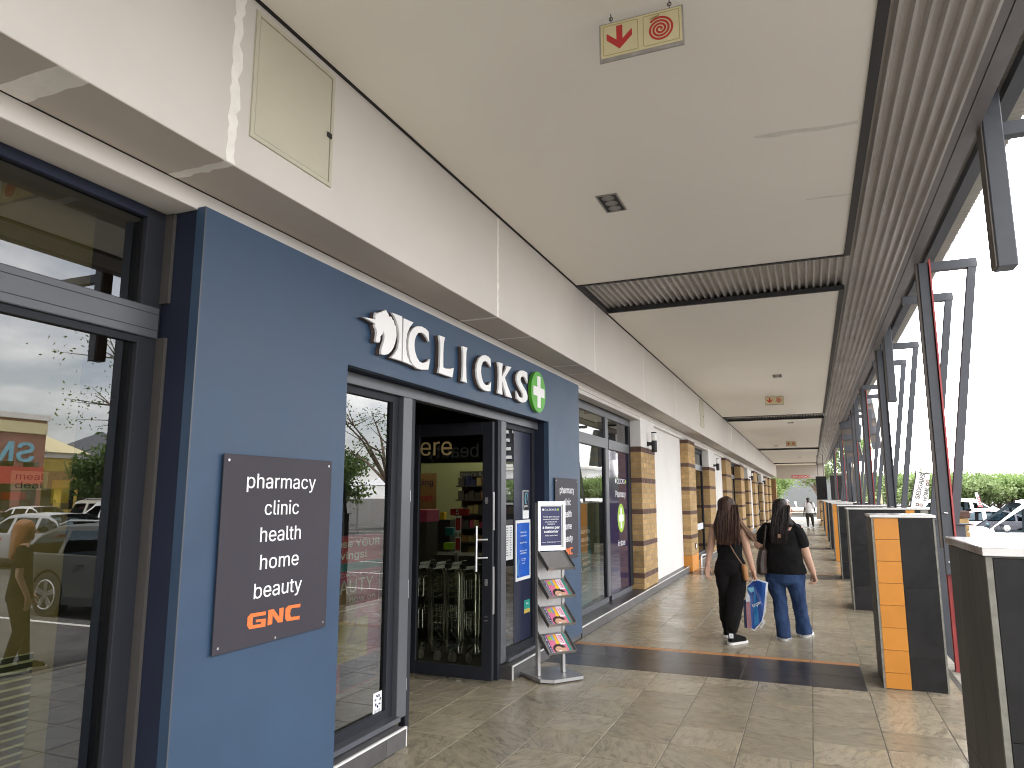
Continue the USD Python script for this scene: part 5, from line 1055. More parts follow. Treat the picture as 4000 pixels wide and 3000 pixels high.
# woman with long brown hair, black sleeveless top and joggers
def woman_one():
    Y = 9.05; t = thing('person', 'woman with long wind blown brown hair, black sleeveless top and black joggers walking away', 'person')
    hd = J(352, 208, Y); nk = J(372, 350, Y); sL, sR = J(222, 425, Y), J(508, 435, Y)
    eL, wL, eR, wR = J(192, 620, Y), J(163, 780, Y - .10), J(562, 655, Y + .02), J(617, 835, Y)
    hip = J(392, 800, Y); waist = J(386, 690, Y); chest = J(378, 540, Y)
    body = head(hd, (0.05, 1, -.05)) + [blob(hd - (0, .0, .06), .052, nk, .056), blob(nk, .06, sL + (0.03, 0, -.01), .05), blob(nk, .06, sR - (0.03, 0, .01), .05), blob(nk - (0, 0, .05), (.10, .075, .06), chest, (.135, .085, .08)),
        blob(sL, .05, eL, .042), blob(eL, .042, wL, .030), blob(sR, .05, eR, .043), blob(eR, .043, wR, .030)]
    body += hand(wL, (-.1, -.02, -1), (.5, 1, 0), .3, 1.12) + hand(wR, (.25, 0, -1), (-.2, 1, 0), .75, 1.12, -1)
    obj(t, 'body', fuse(body, .013, 6), M['skin'], True)
    top = [blob(chest + (0, 0, .09), (.12, .085, .07), chest - (0, 0, .06), (.15, .10, .06)), blob(chest - (0, 0, .06), (.15, .10, .06), waist, (.14, .10, .06)), blob(waist, (.14, .10, .06), hip + (0, 0, .05), (.165, .125, .05)), blob(chest + (0, 0, .09), (.06, .06, .04), sL + (.05, 0, .01), (.028, .05, .03)), blob(chest + (0, 0, .09), (.06, .06, .04), sR - (.05, 0, .01), (.028, .05, .03))]
    obj(t, 'top', wrinkle(fuse(top, .02, 5), .005, 14), M['clothblack'], True)
    kR, aR = J(440, 1150, Y - .02), J(420, 1440, Y - .13); kL, aL = J(352, 1140, Y + .05), J(368, 1425, Y + .28)
    leg = [blob(hip + (0, 0, .06), (.165, .13, .05), hip - (0, -.0, .04), (.19, .145, .08)), blob(hip + (.085, 0, -.06), (.105, .13, .08), kR + (.015, 0, .12), (.108, .105, .08)), blob(kR + (.015, 0, .12), (.108, .105, .08), aR + (.0, 0, .12), (.088, .085, .06)), blob(aR + (0, 0, .12), (.088, .085, .06), aR, (.05, .055, .03)),
        blob(hip + (-.085, 0, -.06), (.105, .13, .08), kL + (.005, 0, .12), (.102, .10, .08)), blob(kL + (.005, 0, .12), (.102, .10, .08), aL + (-.01, 0, .14), (.085, .08, .06)), blob(aL + (-.01, 0, .14), (.085, .08, .06), aL, (.048, .05, .03))]
    obj(t, 'trousers', wrinkle(fuse(leg, .022, 5), .014, 12, 3, (1, 1, .9)), M['joggers'], True)
    h1 = on(*zp(402, 1582), Z=0); 
    for heel, toe in ((h1 + (0.0, .03, 0), h1 + (.115, .19, 0)), (on(*zp(352, 1505), Z=0) + (0, .03, 0.02), on(*zp(352, 1505), Z=0) + (.02, .22, 0.0))):
        heel[2] = toe[2] = 0.0
        u, s = shoe(heel, toe); obj(t, 'shoe', u, M['clothblack'], True); obj(t, 'shoe_sole', s, M['sole'])
    obj(t, 'heel_tab', BB(h1[0] - .02, h1[0] + .025, h1[1] - .02, h1[1] - .008, .075, .125), M['bagwhite'])
    hr = [blob(hd + (0, -.02, .035), (.104, .11, .095), hd + (0, -.03, -.05), (.108, .10, .1)), blob(hd + (0, -.03, -.05), (.108, .10, .1), J(330, 390, Y - .10), (.125, .06, .08)), blob(J(330, 390, Y - .10), (.125, .06, .08), J(345, 480, Y - .12), (.135, .05, .07)), blob(J(345, 480, Y - .12), (.135, .05, .07), J(352, 545, Y - .12), (.12, .035, .05)), blob(J(300, 470, Y - .11), (.07, .04, .06), J(310, 560, Y - .11), (.055, .025, .03)), blob(J(420, 430, Y - .08), (.06, .05, .06), J(470, 520, Y - .08), (.035, .03, .05))]
    obj(t, 'hair', wrinkle(fuse(hr, .016, 4), .011, 26, 5, (1, 1, .16)), M['hairbrown'], True)
    paths = [[J(300 + k, 190, Y - .08), J(268 + k * 1.3, 330, Y - .15), J(262 + k * 1.35, 460, Y - .17), J(265 + k * 1.3, 570 + (k % 3) * 8, Y - .14)] for k in range(0, 160, 14)]
    obj(t, 'hair_strands', strands(paths, 90, (.012, .008, .01), .0075, 3), M['hairbrown'], True)
    wind = [[J(395, 170, Y), J(445, 290, Y - .04), J(505 + k, 400, Y - .02), J(560 + k * 1.2, 470, Y), J(600 + k, 505 + k * .8, Y + .02), J(628 - k * .3, 515 + k, Y + .03)] for k in (-25, -10, 0, 12, 25)]
    obj(t, 'wind_blown_hair', strands(wind, 130, (.014, .03, .016), .009, 5), M['hairlight'], True)
    obj(t, 'top_strap', MB().tube([J(250, 395, Y - .05), J(262, 450, Y - .085), J(285, 490, Y - .10)], .006, 6), M['clothblack'])
    return t
woman_one()
t = thing('crossbody_bag', 'small tan leather crossbody bag with thin strap at the hip of the long haired woman', 'bag')
obj(t, 'bag_body', fuse([blob(J(528, 800, 8.96), (.035, .06, .03), J(548, 925, 8.96), (.032, .05, .02))], .015, 3), M['tanleather'], True)
obj(t, 'strap', MB().tube([J(388, 585, 8.925), J(430, 660, 8.92), (J(480, 735, 8.925)), J(515, 785, 8.95)], .0065, 6), M['hairlight'])
# blue carrier bag with printed script, held in the right hand
zb = zoom(2880, 2240, 6.914); BY = 9.02
t = thing('carrier_bag', 'blue glossy plastic carrier bag with white edges carried between the two women', 'carrier bag')
def sheet_poly(pts, Y, amp=.012, seed=1, th=.006):
    q = Polygon([(on(*zb(*p), Y=Y)[0], on(*zb(*p), Y=Y)[2]) for p in pts]).buffer(0)
    m = trimesh.creation.extrude_polygon(q, th, engine='earcut').subdivide_to_size(.05)
    v = np.array(m.vertices); dy = (meshkit.fbm(np.stack([v[:, 0] * 14, v[:, 1] * 5, v[:, 2] * 0 + seed], 1), 3) - .5) * 2 * amp
    return trimesh.Trimesh(np.stack([v[:, 0], Y + dy - v[:, 2], v[:, 1]], 1), m.faces, process=False)
MAINP = [(268, 360), (430, 200), (475, 215), (530, 185), (775, 262), (735, 760), (705, 1090), (650, 1300), (585, 1370), (465, 1500), (392, 1480), (350, 720), (330, 600), (272, 480)]
obj(t, 'blue_face', sheet_poly(MAINP, BY - .05), M['bagblue'], 40)
obj(t, 'cyan_stripe', sheet_poly([(425, 300), (450, 520), (455, 800), (450, 1100), (470, 1420), (585, 1350), (555, 1000), (520, 720), (470, 450)], BY - .0545), M['bagcyan'], 40)
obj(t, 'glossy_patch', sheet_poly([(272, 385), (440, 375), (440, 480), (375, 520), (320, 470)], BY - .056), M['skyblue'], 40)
for pp in ([(250, 360), (430, 165), (445, 190), (280, 365), (285, 500), (330, 590), (328, 690), (260, 600)], [(530, 165), (545, 150), (835, 240), (765, 1060), (670, 1220), (700, 1080), (740, 760), (780, 262), (530, 190)], [(385, 1480), (465, 1530), (590, 1375), (605, 1400), (470, 1555), (385, 1500)], [(650, 1270), (690, 1215), (770, 1310), (655, 1480), (600, 1450), (690, 1350)]):
    obj(t, 'white_edge', sheet_poly(pp, BY - .0455, th=.004), M['bagwhite'], 40)
obj(t, 'back_face', sheet_poly([(268, 360), (430, 180), (540, 180), (800, 255), (760, 1050), (650, 1350), (465, 1500), (392, 1480)], BY + .06), M['bagwhite'], 40)
tb = MB(); o = on(*zb(435, 915), Y=BY - .06); e = on(*zb(660, 800), Y=BY - .06); L = math.hypot(e[0] - o[0], e[2] - o[2]); an = math.atan2(e[2] - o[2], e[0] - o[0]); v, f = text('Kingsey', .034, L, .001)
tb.add([(o[0] + p[0] * math.cos(an) - (p[1]) * math.sin(an), o[1] - .004 - p[2], o[2] + p[0] * math.sin(an) + p[1] * math.cos(an)) for p in v], f); obj(t, 'lettering', tb, M['white'])
t = thing('carton_set', 'navy and pink carton carried beside the blue plastic bag', 'carton')
def cart(pts, Y0, Y1):
    return MB().prism([(on(*zb(*p), Y=Y0)[0], on(*zb(*p), Y=Y0)[2]) for p in pts], lambda u, v, d: (u, Y0 + d, v), 0, Y1 - Y0)
obj(t, 'navy_side', cart([(160, 740), (234, 690), (264, 1480), (192, 1460)], BY - .04, BY + .05), M['boxnavy']); obj(t, 'pink_side', cart([(236, 770), (345, 775), (383, 1490), (268, 1480)], BY - .045, BY + .05), M['boxpink']); obj(t, 'top_flap', cart([(225, 600), (325, 640), (345, 765), (236, 760)], BY - .042, BY + .03), M['bagwhite'])

# woman with straight dark hair, black t-shirt and flared jeans
def woman_two():
    Y = 9.42; t = thing('person', 'woman with straight dark hair, black t-shirt and flared blue jeans walking away, face turned right', 'person')
    hd = J(915, 222, Y); nk = J(935, 350, Y); sL, sR = J(742, 415, Y), J(1062, 428, Y)
    eL, wL, eR, wR = J(672, 580, Y), J(742, 590, Y + .20), J(1135, 650, Y), J(1213, 855, Y - .02)
    hip = J(938, 890, Y); chest = J(905, 560, Y); belly = J(920, 740, Y)
    body = head(hd, (.93, .42, 0)) + [blob(hd - (0, 0, .06), .055, nk, .062), blob(nk, .07, sL + (.05, 0, 0), .055), blob(nk, .07, sR - (.05, 0, 0), .055), blob(nk - (0, 0, .04), (.12, .09, .05), chest, (.17, .11, .08)), blob(sL, .06, eL, .053), blob(eL, .053, wL, .034), blob(sR, .06, eR, .056), blob(eR, .054, wR, .034)]
    body += hand(wL, (.3, .8, .3), (.6, 0, .8), .5, 1.12) + hand(wR, (.25, .05, -1), (-.4, 1, 0), .8, 1.15, -1)
    obj(t, 'body', fuse(body, .013, 6), M['skin'], True)
    top = [blob(nk - (0, 0, .055), (.13, .085, .045), chest, (.215, .135, .10)), blob(chest, (.215, .135, .10), belly, (.225, .155, .09)), blob(belly, (.225, .155, .09), hip + (0, 0, .04), (.245, .165, .03)), blob(nk - (0, 0, .05), (.12, .08, .04), sL + (.01, 0, -.005), .066), blob(nk - (0, 0, .05), (.12, .08, .04), sR + (-.01, 0, -.005), .066), blob(sL + (.01, 0, 0), .068, sL * .42 + eL * .58, .082), blob(sR - (.01, 0, 0), .068, sR * .36 + eR * .64, .082)]
    obj(t, 't_shirt', wrinkle(fuse(top, .02, 5), .015, 10, 2), M['clothblack'], True)
    kL, aL = J(880, 1120, Y), J(925, 1490, Y - .12); kR, aR = J(1072, 1115, Y + .05), J(1128, 1455, Y + .18)
    leg = [blob(hip + (0, 0, .02), (.225, .155, .06), hip - (0, 0, .06), (.225, .16, .06)), blob(hip + (-.115, 0, -.06), (.115, .14, .08), kL, (.082, .09, .08)), blob(kL, (.082, .09, .08), kL * .45 + aL * .55, (.078, .085, .06)), blob(kL * .45 + aL * .55, (.078, .085, .06), aL, (.082, .105, .022)),
        blob(hip + (.105, 0, -.06), (.115, .14, .08), kR, (.082, .09, .08)), blob(kR, (.082, .09, .08), kR * .45 + aR * .55, (.078, .085, .06)), blob(kR * .45 + aR * .55, (.078, .085, .06), aR, (.092, .115, .022))]
    obj(t, 'jeans', wrinkle(fuse(leg, .02, 5), .014, 14, 4, (1, 1, .8)), M['denim'], True)
    for a in (aL, aR):
        mb = MB(); r_ = random.Random(9)
        for k in range(26):
            q = k * 2 * math.pi / 26; p = a + (math.cos(q) * .083, math.sin(q) * .10, -.012); mb.tube([p, p + (r_.uniform(-.01, .01), r_.uniform(-.01, .01), -r_.uniform(.012, .03))], .003, 4)
        obj(t, 'frayed_hem', mb, M['fray'])
    for a, dx in ((aL, .02), (aR, .06)):
        u, s = shoe((a[0], a[1] - .03, 0), (a[0] + dx, a[1] + .17, 0), .08); obj(t, 'shoe', u, M['sole'], True); obj(t, 'shoe_sole', s, M['sole'])
    hr = [blob(hd + (-.028, -.030, .04), (.090, .098, .086), hd + (-.055, -.04, -.05), (.078, .085, .1)), blob(hd + (-.045, -.03, -.05), (.085, .09, .1), J(880, 390, Y - .10), (.105, .06, .08)), blob(J(880, 390, Y - .10), (.105, .06, .08), J(855, 480, Y - .135), (.095, .045, .07)), blob(J(855, 480, Y - .135), (.095, .045, .07), J(862, 540, Y - .145), (.085, .03, .05)), blob(hd + (-.005, -.065, -.05), (.05, .05, .08), J(975, 375, Y - .08), (.05, .04, .04))]
    obj(t, 'hair', wrinkle(fuse(hr, .016, 4), .009, 26, 7, (1, 1, .12)), M['hairdark'], True)
    paths = [[J(850 + k, 190, Y - .09), J(825 + k * 1.15, 330, Y - .15), J(800 + k * 1.2, 460, Y - .19), J(805 + k * 1.1, 560, Y - .185)] for k in range(0, 130, 14)]
    obj(t, 'hair_strands', strands(paths, 80, (.010, .008, .01), .0065, 8), M['hairdark'], True)
    sw = [[J(955, 260, Y - .03), J(985, 330, Y - .06), J(1030 + k, 385, Y - .07), J(1060 + k, 400 + k * .6, Y - .05)] for k in (-15, 0, 12)]
    obj(t, 'side_hair', strands(sw, 26, (.008, .015, .008), .006, 4), M['hairdark'], True)
    obj(t, 'sunglasses', MB().tube([J(948, 128, Y + .03), J(962, 165, Y + .0), J(956, 205, Y - .02)], .006, 6).tube([J(948, 128, Y + .03), J(975, 150, Y + .06)], .006, 6), M['bagwhite'])
    obj(t, 'bracelet', MB().tube([J(712, 575, Y + .05), J(735, 566, Y + .10), J(752, 580, Y + .10)], .012, 8), M['alu'])
    obj(t, 'neck_tag', BB(J(866, 445, Y)[0], J(898, 445, Y)[0], Y - .205, Y - .200, J(0, 488, Y)[2], J(0, 452, Y)[2]), M['hairlight'])
    return t
woman_two()
t = thing('shoulder_bag', 'large dark brown shoulder bag under the arm of the woman in jeans', 'bag'); Y = 9.34
obj(t, 'bag_body', wrinkle(fuse([blob(J(715, 640, Y), (.05, .10, .04), J(700, 760, Y), (.06, .13, .06)), blob(J(700, 760, Y), (.06, .13, .06), J(705, 850, Y), (.065, .14, .04))], .02, 4), .006, 10), M['brownleather'], True)
obj(t, 'strap', MB().tube([J(725, 630, Y - .05), J(732, 520, Y - .10), J(742, 425, Y - .06), J(748, 392, Y + .03), J(740, 470, Y + .12), J(722, 630, Y + .10)], .011, 6), M['brownleather'])

# man walking towards the camera far away
zm = zoom(3020, 1860, 7.54); YM = 43.8
def K(x, y, dy=0.0): return on(*zm(x, y), Y=YM + dy)
t = thing('person', 'man in white shirt and dark trousers walking towards the camera at the far end', 'person')
hd = K(1025, 690); nk = K(1035, 770); sL, sR = K(955, 800), K(1165, 800); eL, wL, eR, wR = K(928, 940), K(905, 1090), K(1205, 940), K(1240, 1075); hp = K(1070, 1095)
b = head(hd, (0, -1, 0), 1.0) + [blob(hd - (0, 0, .06), .06, nk, .065), blob(nk, .07, sL, .05), blob(nk, .07, sR, .05), blob(sL, .055, eL, .045), blob(eL, .045, wL, .03), blob(sR, .055, eR, .045), blob(eR, .045, wR, .03)] + hand(wL, (0, 0, -1), (1, -1, 0)) + hand(wR, (0, 0, -1), (-1, -1, 0))
obj(t, 'body', fuse(b, .02, 5), M['skindark'], True)
obj(t, 'shirt', fuse([blob(nk - (0, 0, .05), (.13, .10, .05), K(1060, 940), (.20, .13, .1)), blob(K(1060, 940), (.20, .13, .1), hp + (0, 0, .03), (.21, .14, .05)), blob(sL, .075, sL * .4 + eL * .6, .085), blob(sR, .075, sR * .4 + eR * .6, .085)], .03, 4), M['shirt'], True)
aL, aR = K(1035, 1455, -.15), K(1185, 1450, .1)
obj(t, 'trousers', fuse([blob(hp, (.2, .14, .05), hp - (0, 0, .06), (.2, .14, .06)), blob(hp + (-.1, 0, -.05), .11, K(1025, 1290), .085), blob(K(1025, 1290), .085, aL, .055), blob(hp + (.1, 0, -.05), .11, K(1160, 1280), .085), blob(K(1160, 1280), .085, aR, .055)], .03, 4), M['pants'], True)
for a in (aL, aR):
    u, s = shoe((a[0], a[1] + .03, 0), (a[0] - .01, a[1] - .17, 0)); obj(t, 'shoe', u, M['pants'], True); obj(t, 'shoe_sole', s, M['sole'])
obj(t, 'hair', fuse([blob(hd + (0, .02, .045), (.092, .09, .07))], .03, 2), M['black'], True)

# ginger haired woman by the parked car, seen in the window reflection
hx = on(105, 2030, Z=1.40); gx, gy = 2 * -2.88 - hx[0], hx[1]
t = thing('person', 'ginger haired woman in a black top reflected in the left window behind the grey car', 'person', (gx, gy, PARK), 40)
V = lambda *a: np.array(a, float)
obj(t, 'body', fuse(head(V(0, 0, 1.53), (0, 1, 0)) + [blob(V(0, 0, 1.46), .05, V(0, 0, 1.38), .055), blob(V(0, 0, 1.36), .06, V(-.17, 0, 1.33), .045), blob(V(0, 0, 1.36), .06, V(.17, 0, 1.33), .045), blob(V(-.17, 0, 1.33), .045, V(-.21, 0, 1.05), .036), blob(V(-.21, 0, 1.05), .036, V(-.2, .1, .82), .025), blob(V(.17, 0, 1.33), .045, V(.21, 0, 1.05), .036), blob(V(.21, 0, 1.05), .036, V(.2, .1, .82), .025)] + hand(V(-.2, .1, .82), (0, .1, -1), (1, 1, 0)) + hand(V(.2, .1, .82), (0, .1, -1), (-1, 1, 0)), .02, 5), M['skin'], True)
obj(t, 'top', fuse([blob(V(0, 0, 1.33), (.13, .09, .06), V(0, 0, 1.0), (.15, .11, .08)), blob(V(0, 0, 1.0), (.15, .11, .08), V(0, 0, .84), (.18, .13, .05)), blob(V(-.16, 0, 1.32), .06, V(-.2, 0, 1.18), .058), blob(V(.16, 0, 1.32), .06, V(.2, 0, 1.18), .058)], .03, 4), M['clothblack'], True)
obj(t, 'trousers', fuse([blob(V(0, 0, .85), (.17, .13, .05), V(0, 0, .78), (.18, .13, .06)), blob(V(-.09, 0, .76), .10, V(-.09, .05, .45), .07), blob(V(-.09, .05, .45), .07, V(-.09, -.05, .1), .05), blob(V(.09, 0, .76), .10, V(.09, .05, .45), .07), blob(V(.09, .05, .45), .07, V(.09, .1, .1), .05)], .03, 4), M['joggers'], True)
for x, y in ((-.09, -.05), (.09, .1)):
    u, s = shoe((x, y - .03, 0), (x, y + .17, 0)); obj(t, 'shoe', u, M['clothblack'], True); obj(t, 'shoe_sole', s, M['sole'])
obj(t, 'hair', wrinkle(fuse([blob(V(0, -.02, 1.56), (.105, .11, .1), V(0, -.05, 1.42), (.13, .09, .1)), blob(V(0, -.05, 1.42), (.13, .09, .1), V(0, -.09, 1.26), (.13, .05, .06))], .025, 3), .012, 24, 2, (1, 1, .2)), M['hairginger'], True)

# ------------------------------------------------------------------ vehicles
def car(loc, rz, label, paintm, kind='suv', group=None):
    L, Wd, Hh, wb, wr = dict(suv=(4.7, 1.86, 1.80, 2.75, .37), cross=(4.4, 1.80, 1.47, 2.66, .345), sedan=(4.5, 1.76, 1.44, 2.65, .315), hatch=(3.95, 1.7, 1.47, 2.5, .305))[kind]
    t = thing('parked_car', label, 'car', loc, rz, group)
    xf, xr = wb / 2 - .02, -wb / 2 - .02; g0 = .22 if kind in ('suv', 'cross') else .17
    hood = {'suv': 1.12, 'cross': .98, 'sedan': .92, 'hatch': .95}[kind]
    prof = {'suv': [(-.5, .95), (-.485, 1.15), (-.455, Hh - .10), (-.40, Hh - .01), (-.1, Hh), (.06, Hh - .03), (.22, hood + .05), (.42, hood - .08), (.485, hood - .25), (.5, .62)],
            'cross': [(-.5, .85), (-.485, 1.05), (-.42, Hh - .16), (-.33, Hh - .03), (-.08, Hh), (.06, Hh - .05), (.23, hood + .04), (.42, hood - .10), (.485, hood - .25), (.5, .55)],
            'hatch': [(-.5, .8), (-.485, 1.0), (-.43, Hh - .16), (-.34, Hh - .03), (-.08, Hh), (.06, Hh - .05), (.24, hood + .02), (.42, hood - .12), (.485, hood - .26), (.5, .52)],
            'sedan': [(-.5, .8), (-.485, .98), (-.36, 1.03), (-.20, Hh - .05), (-.05, Hh), (.08, Hh - .05), (.25, hood + .02), (.42, hood - .12), (.485, hood - .26), (.5, .5)]}[kind]
    px_, pz_ = [p[0] * L for p in prof], [p[1] for p in prof]
    sh = {'suv': 1.08, 'cross': .98, 'sedan': .93, 'hatch': .95}[kind]
    S = sorted(set(list(np.linspace(-.5, .5, 33) * L) + [xf + d * wr * 1.18 for d in (-1, -.92, -.7, -.4, 0, .4, .7, .92, 1)] + [xr + d * wr * 1.18 for d in (-1, -.92, -.7, -.4, 0, .4, .7, .92, 1)]))
    pts, meta = [], []
    for x in S:
        zt = np.interp(x, px_, pz_); e = abs(x) / (L / 2); hw = Wd / 2 * (1 - .16 * max(0, (e - .72) / .28) ** 2)
        zb = g0
        for xc in (xf, xr):
            d = 1.13 * wr
            if abs(x - xc) < d: zb = max(zb, wr * .98 + math.sqrt(d * d - (x - xc) ** 2))
        zs = min(sh + .05 * (-x / L), zt - .03); zs = max(zs, zb + .06); zt = max(zt, zs + .02)
        up_ = max(0, zt - zs); ht = hw * .95 - min(.22, up_ * .38)
        zm_ = max(zb + .02, (zb + zs) / 2); pts.append([(0, zb), (hw * .9, zb), (hw * .985, zb + .015), (hw, zm_), (hw * .985, zs - .012), (hw * .955, zs), (hw * .955 + (ht - hw * .955) * .84, zs + (zt - .025 - zs) * .84), (ht, zt - .025), (ht - .06, zt), (0, zt + .022)]); meta.append((x, zt, zs))
    n = len(S); k = 10; body, win, v = [], [], []
    for sgn in (1, -1):
        o = len(v)
        for i in range(n): v += [(S[i], sgn * a, b) for a, b in pts[i]]
        for i in range(n - 1):
            (x0, t0, s0), (x1, t1, s1) = meta[i], meta[i + 1]; xm = (x0 + x1) / 2; gh = (t0 + t1 - s0 - s1) / 2; steep = abs(t1 - t0) / (x1 - x0)
            for j in range(k - 1):
                q = (o + i * k + j, o + i * k + j + 1, o + (i + 1) * k + j + 1, o + (i + 1) * k + j)
                if sgn > 0: q = q[::-1]
                pil = any(abs(xm - c * L) < .05 for c in (-.02, -.26)) or gh < .16
                (win if (j == 5 and gh > .12 and not pil) or (j >= 7 and steep > .30 and gh > .1 and min(t0, t1) > s0 + .05) else body).append(q)
    # end caps
    for i, fl in ((0, 1), (n - 1, 0)):
        a = [i * k + j for j in range(k)]; b_ = [n * k + i * k + j for j in range(k)]
        for j in range(k - 1): body.append((a[j], a[j + 1], b_[j + 1], b_[j]) if fl else (b_[j], b_[j + 1], a[j + 1], a[j]))
    v = np.array(v)
    obj(t, 'body', MB().add(v, np.array(body)), paintm, 32); obj(t, 'window', MB().add(v, np.array(win)), M['glasscar'], 32)
    obj(t, 'cabin', BB(-.38 * L, .2 * L, -Wd / 2 + .16, Wd / 2 - .16, g0 + .05, sh - .02), M['black'])
    for s_ in (1, -1):
        for x in (xf, xr):
            w_ = thing('wheel', parent=t); y = s_ * (Wd / 2 - .11)
            obj(w_, 'tyre', MB().tube([(x, y - .105, wr), (x, y - .1, wr), (x, y + .1, wr), (x, y + .105, wr)], [wr - .03, wr, wr, wr - .03], 28), M['rubber'], 40)
            rm = MB().tube([(x, y + s_ * .095, wr), (x, y + s_ * .1075, wr)], [wr * .66, wr * .66], 24)
            obj(w_, 'rim_back', rm, M['black'], 40); sp = MB()
            for a in range(5):
                an = a * 2 * math.pi / 5 + .3
                for dd in (-.12, .12): sp.bar((x, y + s_ * .112, wr), (x + math.cos(an + dd) * wr * .64, y + s_ * .112, wr + math.sin(an + dd) * wr * .64), .042, .012, up=(0, 1, 0))
            sp.tube([(x + math.cos(q) * wr * .66, y + s_ * .11, wr + math.sin(q) * wr * .66) for q in np.linspace(0, 2 * math.pi, 25)], .014, 6)
            sp.tube([(x, y + s_ * .108, wr), (x, y + s_ * .12, wr)], .045, 12); obj(w_, 'rim_spokes', sp, M['alu'])
        obj(t, 'mirror', fuse([blob((.155 * L, s_ * (Wd / 2 + .06), sh + .10), (.05, .09, .07), (.15 * L, s_ * (Wd / 2 + .12), sh + .11), (.045, .05, .06))], .05, 2), paintm, True)
        obj(t, 'headlight', fuse([blob((L / 2 - .16, s_ * (Wd / 2 - .28), hood - .30), (.10, .16, .06))], .05, 1), M['headlamp'], True)
        obj(t, 'taillight', fuse([blob((-L / 2 + .10, s_ * (Wd / 2 - .22), sh - .06), (.09, .15, .07))], .05, 1), M['taillamp'], True)
        for x in (.10, -.14): obj(t, 'door_handle', BB(x * L - .09, x * L + .09, s_ * Wd / 2 - .012 if s_ > 0 else -Wd / 2 - .018, s_ * Wd / 2 + .018 if s_ > 0 else -Wd / 2 + .012, sh - .16, sh - .13), M['bumper'])
        obj(t, 'sill_trim', BB(xr + wr * 1.16, xf - wr * 1.16, s_ * Wd / 2 - .03, s_ * Wd / 2 + .012, g0 - .01, g0 + .12), M['bumper'])
        if kind in ('suv', 'cross'): obj(t, 'roof_rail', MB().tube([(-.36 * L, s_ * (Wd / 2 - .30), Hh - .03), (-.3 * L, s_ * (Wd / 2 - .30), Hh + .045), (-.02 * L, s_ * (Wd / 2 - .30), Hh + .05), (.03 * L, s_ * (Wd / 2 - .30), Hh)], .016, 8), M['alu'], True)
    for e, nm in ((1, 'front_bumper'), (-1, 'rear_bumper')): obj(t, nm, BB(e * L / 2 - .10, e * L / 2 + .02, -Wd / 2 + .16, Wd / 2 - .16, .26, .50, b=.03), M['bumper'])
    obj(t, 'number_plate', BB(-L / 2 - .02, -L / 2 - .005, -.25, .25, .72, .83), M['white'])
    return t
PW, PS, PG, PD, PR, PB = paint('white', (.78, .78, .77)), paint('silver', (.45, .46, .47)), mat('car_paint_olive_grey', (.055, .058, .05), .4, coat=.3), paint('dark_blue', (.02, .03, .06)), paint('red', (.42, .02, .03)), paint('beige', (.5, .46, .38))
car((4.47, 9.06, PARK), 180, 'dark olive grey crossover parked nose in, reflected in the left shop window', PG, 'cross')
ws = car((4.93, 21.3, PARK), 180, 'white off roader with black grass decals on its side, behind the nearest pier', PW, 'suv')
dc = MB()
for pts in ([(1050, 925), (1060, 925), (1015, 855)], [(1080, 925), (1090, 925), (1096, 840)], [(1195, 925), (1215, 925), (1130, 866)], [(1225, 925), (1240, 925), (1190, 870)], [(1320, 925), (1340, 925), (1300, 845)], [(1375, 928), (1392, 928), (1340, 810)], [(1480, 925), (1496, 925), (1492, 812)], [(1525, 925), (1545, 925), (1580, 878)], [(1420, 925), (1435, 925), (1450, 850)]):
    q = [on(3500 + a / 3.318, 1800 + b / 3.318, Y=20.36) for a, b in pts]; dc.prism([(p[0], p[2]) for p in q], lambda u, v, d: (4.93 - u, -(20.362 - 21.3) + d, v - PARK), 0, .002)
obj(ws, 'grass_decal', dc, M['bumper'])
car((7.8, 45.0, PARK), 0, 'farther white off roader whose roof shows just right of the red edged post', PW, 'suv')
car((6.5, 36.0, PARK), 180, 'pale pinkish saloon whose roof shows between two white off roaders', paint('pale_red', (.66, .48, .48)), 'sedan')
PK = 'cars parked across the lot, seen only in the window reflections'
lot = [(14.5, 8, 0, 'white', PW, 'sedan'), (14.6, 11, 0, 'silver', PS, 'hatch'), (14.4, 13.8, 0, 'silver', PS, 'hatch'), (14.6, 16.6, 0, 'white', PW, 'suv'), (14.5, 19.6, 0, 'silver', PS, 'sedan'), (19.8, 10, 180, 'silver', PS, 'sedan'), (19.8, 12.9, 180, 'red', PR, 'hatch'), (19.7, 15.6, 180, 'dark blue', PD, 'sedan'), (19.8, 21, 180, 'beige', PB, 'suv'), (30, 17, 0, 'white', PW, 'suv'), (30, 20, 0, 'silver', PS, 'suv'), (30.2, 24, 0, 'white', PW, 'hatch'), (30, 27.5, 0, 'red', PR, 'sedan'), (35.5, 22, 180, 'white', PW, 'sedan'), (9.4, 5.4, 90, 'dark blue', PD, 'sedan')]
protos = {}
ORD = ['first', 'second', 'third', 'fourth', 'fifth']; cnt = {}
for x, y, rz, cn, pm, kd in lot:
    kk = (cn, kd); cnt[kk] = cnt.get(kk, 0) + 1
    body_word = {'suv': 'off roader', 'sedan': 'saloon car', 'hatch': 'hatchback', 'cross': 'crossover'}[kd]
    lab = f'{cn} {body_word} standing across the lot, {"nearest" if x < 16 else "farther" if x < 25 else "farthest"} row, {ORD[cnt[kk] - 1]} of its kind'
    if kk in protos: copy(protos[kk], (x, y, PARK), rz, lab)
    else: protos[kk] = car((x, y, PARK), rz, lab, pm, kd)
# parking bay lines
ln = thing('road_markings', kind='structure')
for y in np.arange(-3.0, 40, 2.68): obj(ln, 'bay_line', Box(2.3, 7.0, y + .06, y + .16, PARK + .003, PARK + .0045), M['line'])
for y in np.arange(-3.0, 40, 2.68): obj(ln, 'bay_line', Box(12.2, 22.2, y + .06, y + .16, PARK + .003, PARK + .0045), M['line'])

